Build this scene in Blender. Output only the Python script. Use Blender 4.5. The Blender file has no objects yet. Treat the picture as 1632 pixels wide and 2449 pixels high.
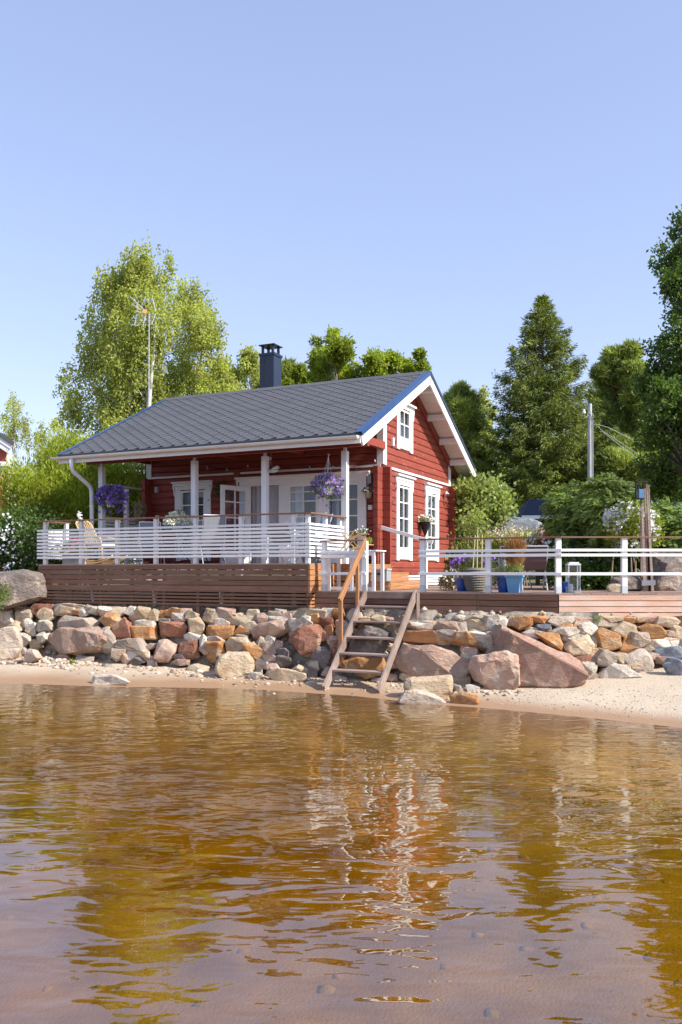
import bpy, math, random
import numpy as np
from mathutils import Vector, Matrix

R = math.radians
sc = bpy.context.scene
col = sc.collection
rnd = random.Random(11)
rng = np.random.default_rng(7)

# ------------------------------------------------------------------ camera, sky, sun, exposure
EYE = 2.1                      # camera height above the lake
cam_data = bpy.data.cameras.new("camera")
cam = bpy.data.objects.new("camera", cam_data); col.objects.link(cam)
cam.location = (0, 0, EYE); cam.rotation_euler = (R(90), 0, 0)
cam_data.sensor_fit = 'VERTICAL'; cam_data.sensor_height = 36; cam_data.sensor_width = 24
FPX, HPX = 2045.0, 1366.4      # focal length and horizon row, in photograph pixels
cam_data.lens = FPX / 2449 * 36
cam_data.shift_y = (HPX - 1224.5) / 2449
cam_data.clip_start = 0.05; cam_data.clip_end = 3000
sc.camera = cam

SUN_EL, SUN_AZ = R(38), R(-28)              # azimuth from +X (negative: towards the viewer's side)
to_sun = Vector((math.cos(SUN_EL) * math.cos(SUN_AZ), math.cos(SUN_EL) * math.sin(SUN_AZ), math.sin(SUN_EL)))
w = bpy.data.worlds.new("World"); sc.world = w; w.use_nodes = True
nt = w.node_tree; nt.nodes.clear()
sky = nt.nodes.new("ShaderNodeTexSky"); sky.sky_type = 'NISHITA'; sky.sun_disc = False
sky.sun_elevation = SUN_EL; sky.sun_rotation = R(90) - SUN_AZ
sky.altitude = 0; sky.air_density = 1.0; sky.dust_density = 0.25; sky.ozone_density = 1.4
bg = nt.nodes.new("ShaderNodeBackground"); bg.inputs[1].default_value = 0.15
out = nt.nodes.new("ShaderNodeOutputWorld")
tint = nt.nodes.new("ShaderNodeMixRGB"); tint.blend_type = 'MULTIPLY'; tint.inputs[0].default_value = 1; tint.inputs[2].default_value = (1.03, 1.03, 1.25, 1)
gam = nt.nodes.new("ShaderNodeGamma"); gam.inputs[1].default_value = .55
nt.links.new(sky.outputs[0], gam.inputs[0]); nt.links.new(gam.outputs[0], tint.inputs[1]); nt.links.new(tint.outputs[0], bg.inputs[0]); nt.links.new(bg.outputs[0], out.inputs[0])
sl = bpy.data.lights.new("sun", 'SUN'); sl.energy = 2.9; sl.angle = R(0.55); sl.color = (1, .955, .89)
so = bpy.data.objects.new("sun", sl); col.objects.link(so)
so.rotation_euler = (-to_sun).to_track_quat('-Z', 'Y').to_euler(); so.location = (30, -20, 40)
sc.view_settings.view_transform = 'Standard'; sc.view_settings.look = 'None'
sc.view_settings.exposure = 1.38; sc.view_settings.gamma = 1; sc.view_settings.use_curve_mapping = False
sc.render.engine = 'CYCLES'
sc.cycles.max_bounces = 8; sc.cycles.transparent_max_bounces = 16
sc.cycles.diffuse_bounces = 5; sc.cycles.glossy_bounces = 4
sc.cycles.use_denoising = True
sc.cycles.caustics_reflective = False; sc.cycles.caustics_refractive = False

# ------------------------------------------------------------------ frames
TH = R(24.945)
U = Vector((math.cos(TH), -math.sin(TH), 0)); V = Vector((math.sin(TH), math.cos(TH), 0)); Z = Vector((0, 0, 1))
C0 = Vector((-0.6278, 16.8935, 0))            # front right corner of the raised terrace
def W(u, v, z=0.0): return C0 + U * u + V * v + Z * z
def P3(px, py, Y): return Vector(((px - 816) / FPX * Y, Y, EYE + (HPX - py) / FPX * Y))
DL, DU = 1.71, 2.26                            # lower and upper terrace heights
BX, BY = 3.835, 15.08                          # where the lower terrace front turns
ROTU = Matrix((U, V, Z)).transposed().to_4x4()
ROTV = Matrix((V, -U, Z)).transposed().to_4x4()

# ------------------------------------------------------------------ object helpers
def link(o, parent=None):
    col.objects.link(o)
    if parent: o.parent = parent
    return o
def tag(o, label=None, cat=None, group=None, kind=None):
    if label: o['label'] = label
    if cat: o['category'] = cat
    if group: o['group'] = group
    if kind: o['kind'] = kind
    return o
def thing(name, loc, label, cat, group=None, rz=0):
    o = bpy.data.objects.new(name, None); o.empty_display_size = .2
    o.location = loc; o.rotation_euler.z = rz
    link(o); tag(o, label, cat, group); return o
def wloc(o):
    p = Vector((0, 0, 0))
    while o is not None: p = p + o.location; o = o.parent
    return p
class MB:
    def __init__(s): s.v = []; s.f = []
    def add(s, vs, fs):
        n = len(s.v); s.v += [Vector(x) for x in vs]; s.f += [tuple(i + n for i in f) for f in fs]; return s
    def box(s, o, a, b, c):                    # corner o, edge vectors
        o, a, b, c = map(Vector, (o, a, b, c))
        vs = [o, o + a, o + a + b, o + b, o + c, o + a + c, o + a + b + c, o + b + c]
        fs = [(0, 3, 2, 1), (4, 5, 6, 7), (0, 1, 5, 4), (1, 2, 6, 5), (2, 3, 7, 6), (3, 0, 4, 7)]
        if a.cross(b).dot(c) < 0: fs = [f[::-1] for f in fs]
        return s.add(vs, fs)
    def fb(s, F, a0, a1, b0, b1, c0, c1):      # box by ranges in frame F=(O,a,b,c)
        O, a, b, c = F
        return s.box(O + a * a0 + b * b0 + c * c0, a * (a1 - a0), b * (b1 - b0), c * (c1 - c0))
    def bar(s, p, q, wd, ht, up=Z):
        p, q = Vector(p), Vector(q); d = (q - p); x = d.cross(up).normalized(); y = x.cross(d).normalized()
        return s.box(p - x * wd / 2 - y * ht / 2, d, x * wd, y * ht)
    def tube(s, pts, rad, n=8, caps=True):
        pts = [Vector(p) for p in pts]; m = len(pts)
        if not hasattr(rad, '__len__'): rad = [rad] * m
        ref = None; base = len(s.v)
        for i, p in enumerate(pts):
            d = (pts[min(i + 1, m - 1)] - pts[max(i - 1, 0)]).normalized()
            if ref is None: ref = d.orthogonal().normalized()
            ref = (ref - d * ref.dot(d)).normalized() if (ref - d * ref.dot(d)).length > 1e-5 else d.orthogonal().normalized()
            t = d.cross(ref)
            for k in range(n):
                a = 2 * math.pi * k / n; s.v.append(p + (ref * math.cos(a) + t * math.sin(a)) * rad[i])
        for i in range(m - 1):
            for k in range(n):
                a, b = base + i * n + k, base + i * n + (k + 1) % n
                s.f.append((a, b, b + n, a + n))
        if caps:
            s.f.append(tuple(base + k for k in range(n))[::-1]); s.f.append(tuple(base + (m - 1) * n + k for k in range(n)))
        return s
    def lathe(s, o, prof, n=16, cap=True):     # profile (r, z)
        o = Vector(o); b = len(s.v)
        for r, z in prof:
            for k in range(n):
                a = 2 * math.pi * k / n; s.v.append(o + Vector((r * math.cos(a), r * math.sin(a), z)))
        for i in range(len(prof) - 1):
            for k in range(n):
                a0, a1 = b + i * n + k, b + i * n + (k + 1) % n
                s.f.append((a0, a1, a1 + n, a0 + n))
        if cap:
            s.f.append(tuple(b + k for k in range(n))[::-1]); s.f.append(tuple(b + (len(prof) - 1) * n + k for k in range(n)))
        return s
    def prism(s, O, a, b, c, poly, d):         # polygon in (a,b), extruded d along c
        O = Vector(O); n = len(poly)
        vs = [O + a * x + b * y for x, y in poly] + [O + a * x + b * y + c * d for x, y in poly]
        fs = [tuple(range(n))[::-1], tuple(range(n, 2 * n))] + [(i, (i + 1) % n, n + (i + 1) % n, n + i) for i in range(n)]
        ar = sum(poly[i][0] * poly[(i + 1) % n][1] - poly[(i + 1) % n][0] * poly[i][1] for i in range(n))
        if (ar * d * a.cross(b).dot(c)) < 0: fs = [f[::-1] for f in fs]
        return s.add(vs, fs)
    def build(s, name, mat, parent=None, origin=None, smooth=False):
        if parent is not None:
            org = wloc(parent)
        elif origin is not None: org = Vector(origin)
        else:
            xs = [p.x for p in s.v]; ys = [p.y for p in s.v]; zs = [p.z for p in s.v]
            org = Vector(((min(xs) + max(xs)) / 2, (min(ys) + max(ys)) / 2, min(zs)))
        me = bpy.data.meshes.new(name); me.from_pydata([p - org for p in s.v], [], s.f); me.update()
        if mat: me.materials.append(mat)
        if smooth: me.polygons.foreach_set('use_smooth', [True] * len(me.polygons))
        o = bpy.data.objects.new(name, me)
        if parent is None: o.location = org
        return link(o, parent)
_box = {}
def unit_box(L, wd, ht, mat, bev=0.0):
    k = (round(L, 3), round(wd, 3), round(ht, 3), mat.name)
    if k in _box: return _box[k]
    b = min(.004, wd * .1, ht * .1)            # small arrises on the four long edges
    pr = [(-wd / 2 + b, -ht / 2), (wd / 2 - b, -ht / 2), (wd / 2, -ht / 2 + b), (wd / 2, ht / 2 - b), (wd / 2 - b, ht / 2), (-wd / 2 + b, ht / 2), (-wd / 2, ht / 2 - b), (-wd / 2, -ht / 2 + b)]
    n = 8
    vs = [(-L / 2, y, z) for y, z in pr] + [(L / 2, y, z) for y, z in pr]
    fs = [tuple(range(n))[::-1], tuple(range(n, 2 * n))] + [(i, (i + 1) % n, n + (i + 1) % n, n + i) for i in range(n)]
    me = bpy.data.meshes.new("board"); me.from_pydata(vs, [], fs); me.update(); me.materials.append(mat)
    _box[k] = me; return me
def board(name, parent, p, q, wd, ht, mat, up=Z):
    """straight piece of timber from p to q as an object of its own, local X along it, local Z towards up"""
    p, q = Vector(p), Vector(q); x = (q - p).normalized(); y = Vector(up).cross(x)
    y = y.normalized(); z = x.cross(y)
    o = bpy.data.objects.new(name, unit_box((q - p).length, wd, ht, mat))
    M = Matrix((x, y, z)).transposed()
    o.rotation_euler = M.to_euler(); o.location = (p + q) / 2 - (wloc(parent) if parent else Vector())
    return link(o, parent)
def dup_tree(o, parent=None, **kw):
    c = o.copy(); col.objects.link(c); c.parent = parent
    for k, v in kw.items(): setattr(c, k, v)
    for ch in list(o.children): dup_tree(ch, c)
    return c

# ------------------------------------------------------------------ materials
def NT(name):
    m = bpy.data.materials.new(name); m.use_nodes = True
    n = m.node_tree; n.nodes.clear()
    return m, n, (lambda t, **kw: _mk(n, t, kw)), (lambda a, b: n.links.new(a, b))
def _mk(n, t, kw):
    nd = n.nodes.new("ShaderNode" + t)
    for k, v in kw.items():
        if k[0] == 'i' and k[1:].isdigit(): nd.inputs[int(k[1:])].default_value = v
        else: setattr(nd, k, v)
    return nd
def rgb(c): return (c[0], c[1], c[2], 1)
def scl(c, k): return tuple(min(1, x * k) for x in c)
_m = {}
def mat(name, c, rough=.6, var=.18, scale=6, stretch=(1, 1, 1), bump=.15, bscale=25, rand=.15, spec=.35, metal=0, c2=None, world=False, detail=5, tint=None, tscale=1.5):
    """plain surface with grain: noise between two tones, per object brightness, fine relief"""
    if name in _m: return _m[name]
    m, n, N, L = NT(name)
    o = N('OutputMaterial'); b = N('BsdfPrincipled')
    b.inputs['Roughness'].default_value = rough; b.inputs['Metallic'].default_value = metal
    b.inputs['Specular IOR Level'].default_value = spec
    L(b.outputs[0], o.inputs[0])
    oi = N('ObjectInfo')
    if world:
        src = N('NewGeometry').outputs['Position']
    else:
        tc = N('TexCoord'); ad = N('VectorMath', operation='ADD'); ml = N('VectorMath', operation='SCALE')
        cb = N('CombineXYZ'); L(oi.outputs['Random'], cb.inputs[0]); L(oi.outputs['Random'], cb.inputs[1]); cb.inputs[2].default_value = .37
        L(cb.outputs[0], ml.inputs[0]); ml.inputs['Scale'].default_value = 50
        L(tc.outputs['Object'], ad.inputs[0]); L(ml.outputs[0], ad.inputs[1]); src = ad.outputs[0]
    mp = N('Mapping'); mp.inputs['Scale'].default_value = stretch; L(src, mp.inputs[0])
    ns = N('TexNoise'); ns.inputs['Scale'].default_value = scale; ns.inputs['Detail'].default_value = detail; ns.inputs['Roughness'].default_value = .62
    L(mp.outputs[0], ns.inputs['Vector'])
    mr = N('MapRange'); mr.inputs[1].default_value = .3; mr.inputs[2].default_value = .7; L(ns.outputs[0], mr.inputs[0])
    mx = N('MixRGB'); L(mr.outputs[0], mx.inputs[0])
    mx.inputs[1].default_value = rgb(scl(c, 1 - var)); mx.inputs[2].default_value = rgb(c2 or scl(c, 1 + var))
    last = mx.outputs[0]
    if tint:
        n2 = N('TexNoise'); n2.inputs['Scale'].default_value = tscale; n2.inputs['Detail'].default_value = 4; L(src, n2.inputs['Vector'])
        r2 = N('MapRange'); r2.inputs[1].default_value = .48; r2.inputs[2].default_value = .66; L(n2.outputs[0], r2.inputs[0])
        m2 = N('MixRGB'); L(r2.outputs[0], m2.inputs[0]); L(last, m2.inputs[1]); m2.inputs[2].default_value = rgb(tint); last = m2.outputs[0]
    if rand:
        r3 = N('MapRange'); r3.inputs[3].default_value = 1 - rand; r3.inputs[4].default_value = 1 + rand; L(oi.outputs['Random'], r3.inputs[0])
        m3 = N('VectorMath', operation='SCALE'); L(last, m3.inputs[0]); L(r3.outputs[0], m3.inputs['Scale']); last = m3.outputs[0]
    L(last, b.inputs['Base Color'])
    if bump:
        nb = N('TexNoise'); nb.inputs['Scale'].default_value = bscale; nb.inputs['Detail'].default_value = 6; L(mp.outputs[0], nb.inputs['Vector'])
        bp = N('Bump'); bp.inputs['Strength'].default_value = bump; bp.inputs['Distance'].default_value = .02
        L(nb.outputs[0], bp.inputs['Height']); L(bp.outputs[0], b.inputs['Normal'])
    _m[name] = m; return m
def leafmat(name, c1, c2, trans=.35, rough=.55, spec=.25):
    if name in _m: return _m[name]
    m, n, N, L = NT(name)
    o = N('OutputMaterial'); b = N('BsdfPrincipled'); t = N('BsdfTranslucent'); ms = N('MixShader')
    g = N('NewGeometry'); mx = N('MixRGB'); L(g.outputs['Random Per Island'], mx.inputs[0])
    mx.inputs[1].default_value = rgb(c1); mx.inputs[2].default_value = rgb(c2)
    ns = N('TexNoise'); ns.inputs['Scale'].default_value = .9; ns.inputs['Detail'].default_value = 2; L(g.outputs['Position'], ns.inputs['Vector'])
    mr = N('MapRange'); mr.inputs[1].default_value = .35; mr.inputs[2].default_value = .65; mr.inputs[3].default_value = .7; mr.inputs[4].default_value = 1.25; L(ns.outputs[0], mr.inputs[0])
    sv = N('VectorMath', operation='SCALE'); L(mx.outputs[0], sv.inputs[0]); L(mr.outputs[0], sv.inputs['Scale'])
    L(sv.outputs[0], b.inputs['Base Color'])
    s2 = N('VectorMath', operation='MULTIPLY'); L(sv.outputs[0], s2.inputs[0]); s2.inputs[1].default_value = (1.5, 1.5, .7); L(s2.outputs[0], t.inputs[0])
    b.inputs['Roughness'].default_value = rough; b.inputs['Specular IOR Level'].default_value = spec
    ms.inputs[0].default_value = trans; L(b.outputs[0], ms.inputs[1]); L(t.outputs[0], ms.inputs[2]); L(ms.outputs[0], o.inputs[0])
    _m[name] = m; return m
def schlick(N, L, f0, normal=None):
    lw = N('LayerWeight'); lw.inputs[0].default_value = .5
    if normal: L(normal, lw.inputs['Normal'])
    pw = N('Math', operation='POWER'); L(lw.outputs['Facing'], pw.inputs[0]); pw.inputs[1].default_value = 5
    ma = N('Math', operation='MULTIPLY_ADD'); L(pw.outputs[0], ma.inputs[0]); ma.inputs[1].default_value = 1 - f0; ma.inputs[2].default_value = f0
    return ma.outputs[0]
def glassmat(name, tint=(.75, .85, .9), refl=1.0, ior=1.6):
    if name in _m: return _m[name]
    m, n, N, L = NT(name)
    o = N('OutputMaterial'); t = N('BsdfTransparent'); g = N('BsdfGlossy'); ms = N('MixShader'); fr = schlick(N, L, ((ior - 1) / (ior + 1)) ** 2)
    t.inputs[0].default_value = rgb(tint); g.inputs['Roughness'].default_value = .015
    ns = N('TexNoise'); ns.inputs['Scale'].default_value = 1.6; bp = N('Bump'); bp.inputs['Strength'].default_value = .06; bp.inputs['Distance'].default_value = .05
    L(ns.outputs[0], bp.inputs['Height']); L(bp.outputs[0], g.inputs['Normal'])
    ml = N('Math', operation='MULTIPLY'); ml.use_clamp = True; ml.inputs[1].default_value = refl
    L(fr, ml.inputs[0]); L(ml.outputs[0], ms.inputs[0]); L(t.outputs[0], ms.inputs[1]); L(g.outputs[0], ms.inputs[2]); L(ms.outputs[0], o.inputs[0])
    _m[name] = m; return m

WHITE = mat('white_paint', (.80, .80, .79), .45, .05, 5, (1, 6, 6), .08, 30, .04)
WHITEW = mat('weathered_white', (.68, .69, .70), .6, .12, 5, (1, 8, 8), .2, 30, .08)
BROWN = mat('brown_stain', (.158, .080, .048), .55, .28, 5, (.6, 14, 14), .25, 10, .17, tint=(.205, .11, .078), tscale=1.1)
PALEWOOD = mat('pale_wood', (.62, .39, .275), .6, .2, 4, (.5, 12, 12), .2, 10, .08, tint=(.68, .50, .40), tscale=1.3)
ORANGEWOOD = mat('orange_wood', (.40, .19, .085), .5, .28, 4, (.6, 12, 12), .2, 10, .12)  # oiled wood; also the terrace skirt's side, with sunlight put into its colour
GREYWOOD = mat('grey_wood', (.33, .245, .20), .75, .35, 4, (.6, 14, 14), .45, 12, .12, tint=(.21, .145, .115), tscale=1.4)
DECKTOP = mat('deck_boards', (.30, .20, .15), .7, .25, 4, (.6, 12, 12), .3, 12, .12)
NAVY = mat('navy_metal', (.014, .022, .042), .35, .12, 3, (1, 1, 1), .02, 10, .05, spec=.5)
SKYTINTM = mat('sky_tinted_metal', (.02, .06, .17), .3, .1, 3, (1, 1, 1), .02, 10, .05, spec=.6)  # dark flashing with the sky's blue reflection put into its colour
SHINGLE = mat('shingle_felt', (.108, .110, .122), .9, .2, 90, (1, 1, 1), .4, 220, .07, spec=.2, tint=(.095, .096, .104), tscale=2.0)
BLACK = mat('black_plastic', (.02, .02, .022), .4, .2, 5, (1, 1, 1), .05, 20, .1)
DARK = mat('dark_interior', (.03, .03, .032), .9, .2, 3, (1, 1, 1), 0, 10, 0)
STEEL = mat('galvanised_steel', (.6, .61, .62), .4, .1, 20, (1, 1, 1), .05, 20, .05, metal=.6)
GREYP = mat('grey_paint', (.42, .43, .45), .5, .1, 5, (1, 1, 1), .05, 20, .05)

def red_mat(name, base, knots):
    m, n, N, L = NT(name)
    o = N('OutputMaterial'); b = N('BsdfPrincipled'); L(b.outputs[0], o.inputs[0])
    b.inputs['Roughness'].default_value = .6; b.inputs['Specular IOR Level'].default_value = .3
    oi = N('ObjectInfo'); tc = N('TexCoord'); cb = N('CombineXYZ'); ml = N('VectorMath', operation='SCALE'); ad = N('VectorMath', operation='ADD')
    L(oi.outputs['Random'], cb.inputs[0]); L(oi.outputs['Random'], cb.inputs[2]); L(cb.outputs[0], ml.inputs[0]); ml.inputs['Scale'].default_value = 70
    L(tc.outputs['Object'], ad.inputs[0]); L(ml.outputs[0], ad.inputs[1])
    mp = N('Mapping'); mp.inputs['Scale'].default_value = (.9, 10, 10); L(ad.outputs[0], mp.inputs[0])
    ns = N('TexNoise'); ns.inputs['Scale'].default_value = 3.5; ns.inputs['Detail'].default_value = 6; L(mp.outputs[0], ns.inputs['Vector'])
    mx = N('MixRGB'); mr = N('MapRange'); mr.inputs[1].default_value = .3; mr.inputs[2].default_value = .7
    L(ns.outputs[0], mr.inputs[0]); L(mr.outputs[0], mx.inputs[0])
    mx.inputs[1].default_value = rgb(scl(base, .8)); mx.inputs[2].default_value = rgb(scl(base, 1.18)); last = mx.outputs[0]
    # pale resin flecks, upright and short
    m2 = N('Mapping'); m2.inputs['Scale'].default_value = (9, 1, 4.2); L(ad.outputs[0], m2.inputs[0])
    vo = N('TexVoronoi'); vo.inputs['Scale'].default_value = 1.0; vo.inputs['Randomness'].default_value = 1; L(m2.outputs[0], vo.inputs['Vector'])
    r2 = N('MapRange'); r2.inputs[1].default_value = .16; r2.inputs[2].default_value = .11; L(vo.outputs['Distance'], r2.inputs[0])
    n3 = N('TexNoise'); n3.inputs['Scale'].default_value = 2.2; L(ad.outputs[0], n3.inputs['Vector'])
    r3 = N('MapRange'); r3.inputs[1].default_value = .5; r3.inputs[2].default_value = .58; L(n3.outputs[0], r3.inputs[0])
    mm = N('Math', operation='MULTIPLY'); L(r2.outputs[0], mm.inputs[0]); L(r3.outputs[0], mm.inputs[1])
    mk = N('Math', operation='MULTIPLY'); L(mm.outputs[0], mk.inputs[0]); mk.inputs[1].default_value = knots
    m4 = N('MixRGB'); L(mk.outputs[0], m4.inputs[0]); L(last, m4.inputs[1]); m4.inputs[2].default_value = (.55, .33, .24, 1)
    r5 = N('MapRange'); r5.inputs[3].default_value = .88; r5.inputs[4].default_value = 1.13; L(oi.outputs['Random'], r5.inputs[0])
    s5 = N('VectorMath', operation='SCALE'); L(m4.outputs[0], s5.inputs[0]); L(r5.outputs[0], s5.inputs['Scale']); L(s5.outputs[0], b.inputs['Base Color'])
    bp = N('Bump'); bp.inputs['Strength'].default_value = .25; bp.inputs['Distance'].default_value = .01; L(ns.outputs[0], bp.inputs['Height']); L(bp.outputs[0], b.inputs['Normal'])
    return m
RED = red_mat('red_log_paint', (.255, .056, .036), .8)
REDF = red_mat('red_front_paint', (.26, .054, .040), .15)
REDT = mat('red_trim', (.27, .055, .035), .55, .2, 4, (1, 10, 10), .15, 10, .08)
GLASS = glassmat('window_glass', (.78, .86, .9), 1.5, 1.6)
GLASSC = glassmat('clear_glass', (.93, .96, .97), 1.0, 1.5)

# ------------------------------------------------------------------ noise
def vnoise(p, seed=0):
    p = np.asarray(p, float); i = np.floor(p).astype(np.int64); f = p - i; f = f * f * (3 - 2 * f)
    def h(a, b, c):
        n = (a * 374761393 + b * 668265263 + c * 2147483647 + seed * 144665) & 0xffffffff
        n = ((n ^ (n >> 13)) * 1274126177) & 0xffffffff
        return ((n ^ (n >> 16)) & 0xffff) / 65535.0
    x, y, z = i[..., 0], i[..., 1], i[..., 2]; fx, fy, fz = f[..., 0], f[..., 1], f[..., 2]
    r = 0
    for dx in (0, 1):
        for dy in (0, 1):
            for dz in (0, 1):
                r = r + h(x + dx, y + dy, z + dz) * (fx if dx else 1 - fx) * (fy if dy else 1 - fy) * (fz if dz else 1 - fz)
    return r
def fbm(p, o=3, seed=0):
    p = np.asarray(p, float); r = 0; a = .5
    for k in range(o): r = r + a * vnoise(p * 2 ** k, seed + k); a *= .5
    return r / (1 - .5 ** o)
def np_mesh(name, verts, faces, mats, parent=None, origin=(0, 0, 0), smooth=False, midx=None):
    """mesh from numpy arrays; every face has the same number of corners"""
    verts = np.asarray(verts, np.float32); faces = np.asarray(faces, np.int32); k = faces.shape[1]; n = len(faces)
    org = np.array(wloc(parent) if parent else origin, np.float32)
    me = bpy.data.meshes.new(name)
    me.vertices.add(len(verts)); me.vertices.foreach_set('co', (verts - org).ravel())
    me.loops.add(n * k); me.loops.foreach_set('vertex_index', faces.ravel())
    me.polygons.add(n); me.polygons.foreach_set('loop_start', np.arange(0, n * k, k, dtype=np.int32))
    me.polygons.foreach_set('loop_total', np.full(n, k, np.int32))
    for m in (mats if isinstance(mats, (list, tuple)) else [mats]): me.materials.append(m)
    if midx is not None: me.polygons.foreach_set('material_index', np.asarray(midx, np.int32))
    if smooth: me.polygons.foreach_set('use_smooth', np.ones(n, bool))
    me.update(calc_edges=True)
    o = bpy.data.objects.new(name, me)
    if parent is None: o.location = origin
    return link(o, parent)
# ------------------------------------------------------------------ shore, lake bed, water, garden ground
SX = np.array([-600, -40, -12, -6.45, -3.96, -1.63, .17, 1.1, 1.7, 2.45, 3.55, 4.56, 6.5, 9, 14, 40, 600.])
SY = np.array([200, 28, 18.0, 16.05, 15.55, 15.25, 14.45, 13.75, 13.35, 13.0, 12.3, 11.5, 9.6, 7.6, 6.5, 5, 5.])
def shore(x): return np.interp(x, SX, SY)
def sand_z(x, y):
    x = np.asarray(x, float); y = np.asarray(y, float)
    d = y - shore(x); sl = np.interp(x, [-3, 1, 4], [.058, .075, .115])
    n = fbm(np.stack([x * .9, y * .9, x * 0], -1), 3, 5) - .5
    n2 = fbm(np.stack([x * 5, y * 5, x * 0], -1), 2, 9) - .5
    up = np.minimum(d * sl, .42 + .01 * d)
    dn = np.maximum(d * .072, -1.6)
    return np.where(d > 0, up, dn) + n * .07 * np.clip(np.abs(d) * 1.2, .12, 1) + n2 * .015 * np.clip(d, 0, 1)
def front_y(x):                                # foot line of the garden behind the stone wall
    x = np.asarray(x, float)
    return np.where(x < BX, BY + (BX - x) * math.tan(TH), BY)
def axis(segs):
    r = []
    for a, b, s in segs: r.append(np.arange(a, b, s))
    r.append(np.array([segs[-1][1]])); return np.concatenate(r)
def grid(xs, ys):
    X, Y = np.meshgrid(xs, ys); nx, ny = len(xs), len(ys)
    i = np.arange((ny - 1) * nx).reshape(ny - 1, nx)[:, :-1].ravel()
    return X, Y, np.stack([i, i + 1, i + nx + 1, i + nx], 1)

def sand_mat():
    m, n, N, L = NT('sand'); o = N('OutputMaterial'); b = N('BsdfPrincipled'); L(b.outputs[0], o.inputs[0])
    g = N('NewGeometry'); sp = N('SeparateXYZ'); L(g.outputs['Position'], sp.inputs[0])
    ns = N('TexNoise'); ns.inputs['Scale'].default_value = 1.2; ns.inputs['Detail'].default_value = 5; L(g.outputs['Position'], ns.inputs['Vector'])
    mx = N('MixRGB'); L(ns.outputs[0], mx.inputs[0]); mx.inputs[1].default_value = (.48, .38, .26, 1); mx.inputs[2].default_value = (.61, .50, .37, 1)
    gr = N('TexNoise'); gr.inputs['Scale'].default_value = 45; gr.inputs['Detail'].default_value = 4; L(g.outputs['Position'], gr.inputs['Vector'])
    rg = N('MapRange'); rg.inputs[1].default_value = .30; rg.inputs[2].default_value = .5; rg.inputs[3].default_value = .55; L(gr.outputs[0], rg.inputs[0])
    s1 = N('VectorMath', operation='SCALE'); L(mx.outputs[0], s1.inputs[0]); L(rg.outputs[0], s1.inputs['Scale'])
    # wet band by height above the lake
    az = N('Math', operation='MULTIPLY_ADD'); L(ns.outputs[0], az.inputs[0]); az.inputs[1].default_value = -.05; L(sp.outputs[2], az.inputs[2])
    wr = N('MapRange'); wr.inputs[1].default_value = .075; wr.inputs[2].default_value = .0; L(az.outputs[0], wr.inputs[0])
    m2 = N('MixRGB'); L(wr.outputs[0], m2.inputs[0]); L(s1.outputs[0], m2.inputs[1]); m2.inputs[2].default_value = (.36, .22, .125, 1)
    # lake bed stones and silt
    vo = N('TexVoronoi'); vo.inputs['Scale'].default_value = 5; L(g.outputs['Position'], vo.inputs['Vector'])
    sn = N('TexNoise'); sn.inputs['Scale'].default_value = 1.7; sn.inputs['Detail'].default_value = 5; L(g.outputs['Position'], sn.inputs['Vector']); sr = N('MapRange'); sr.inputs[1].default_value = .35; sr.inputs[2].default_value = .65; L(sn.outputs[0], sr.inputs[0])
    bx = N('MixRGB'); L(sr.outputs[0], bx.inputs[0]); bx.inputs[1].default_value = (.56, .41, .16, 1); bx.inputs[2].default_value = (.34, .235, .075, 1)
    br = N('MapRange'); br.inputs[1].default_value = -.04; br.inputs[2].default_value = -.16; L(sp.outputs[2], br.inputs[0])
    m3 = N('MixRGB'); L(br.outputs[0], m3.inputs[0]); L(m2.outputs[0], m3.inputs[1]); L(bx.outputs[0], m3.inputs[2])
    L(m3.outputs[0], b.inputs['Base Color'])
    rr = N('MapRange'); rr.inputs[3].default_value = .9; rr.inputs[4].default_value = .45; L(wr.outputs[0], rr.inputs[0]); L(rr.outputs[0], b.inputs['Roughness'])
    bp = N('Bump'); bp.inputs['Strength'].default_value = .6; bp.inputs['Distance'].default_value = .02; L(gr.outputs[0], bp.inputs['Height']); L(bp.outputs[0], b.inputs['Normal'])
    return m
SAND = sand_mat()
xs = axis([(-600, -60, 60), (-60, -10, 2.5), (-10, 8, .11), (8, 60, 2.5), (60, 600, 60)])
ys = axis([(-600, -40, 40), (-40, 2, 3), (2, 9, .25), (9, 21, .1), (21, 60, 3), (60, 260, 25)])
X, Y, F = grid(xs, ys); Zs = sand_z(X, Y)
keep = (Y.ravel()[F] < front_y(X.ravel()[F]) + 4).any(1)
so_ = np_mesh('sand_beach', np.stack([X, Y, Zs], -1).reshape(-1, 3), F[keep], SAND, smooth=True); tag(so_, kind='structure')

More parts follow.
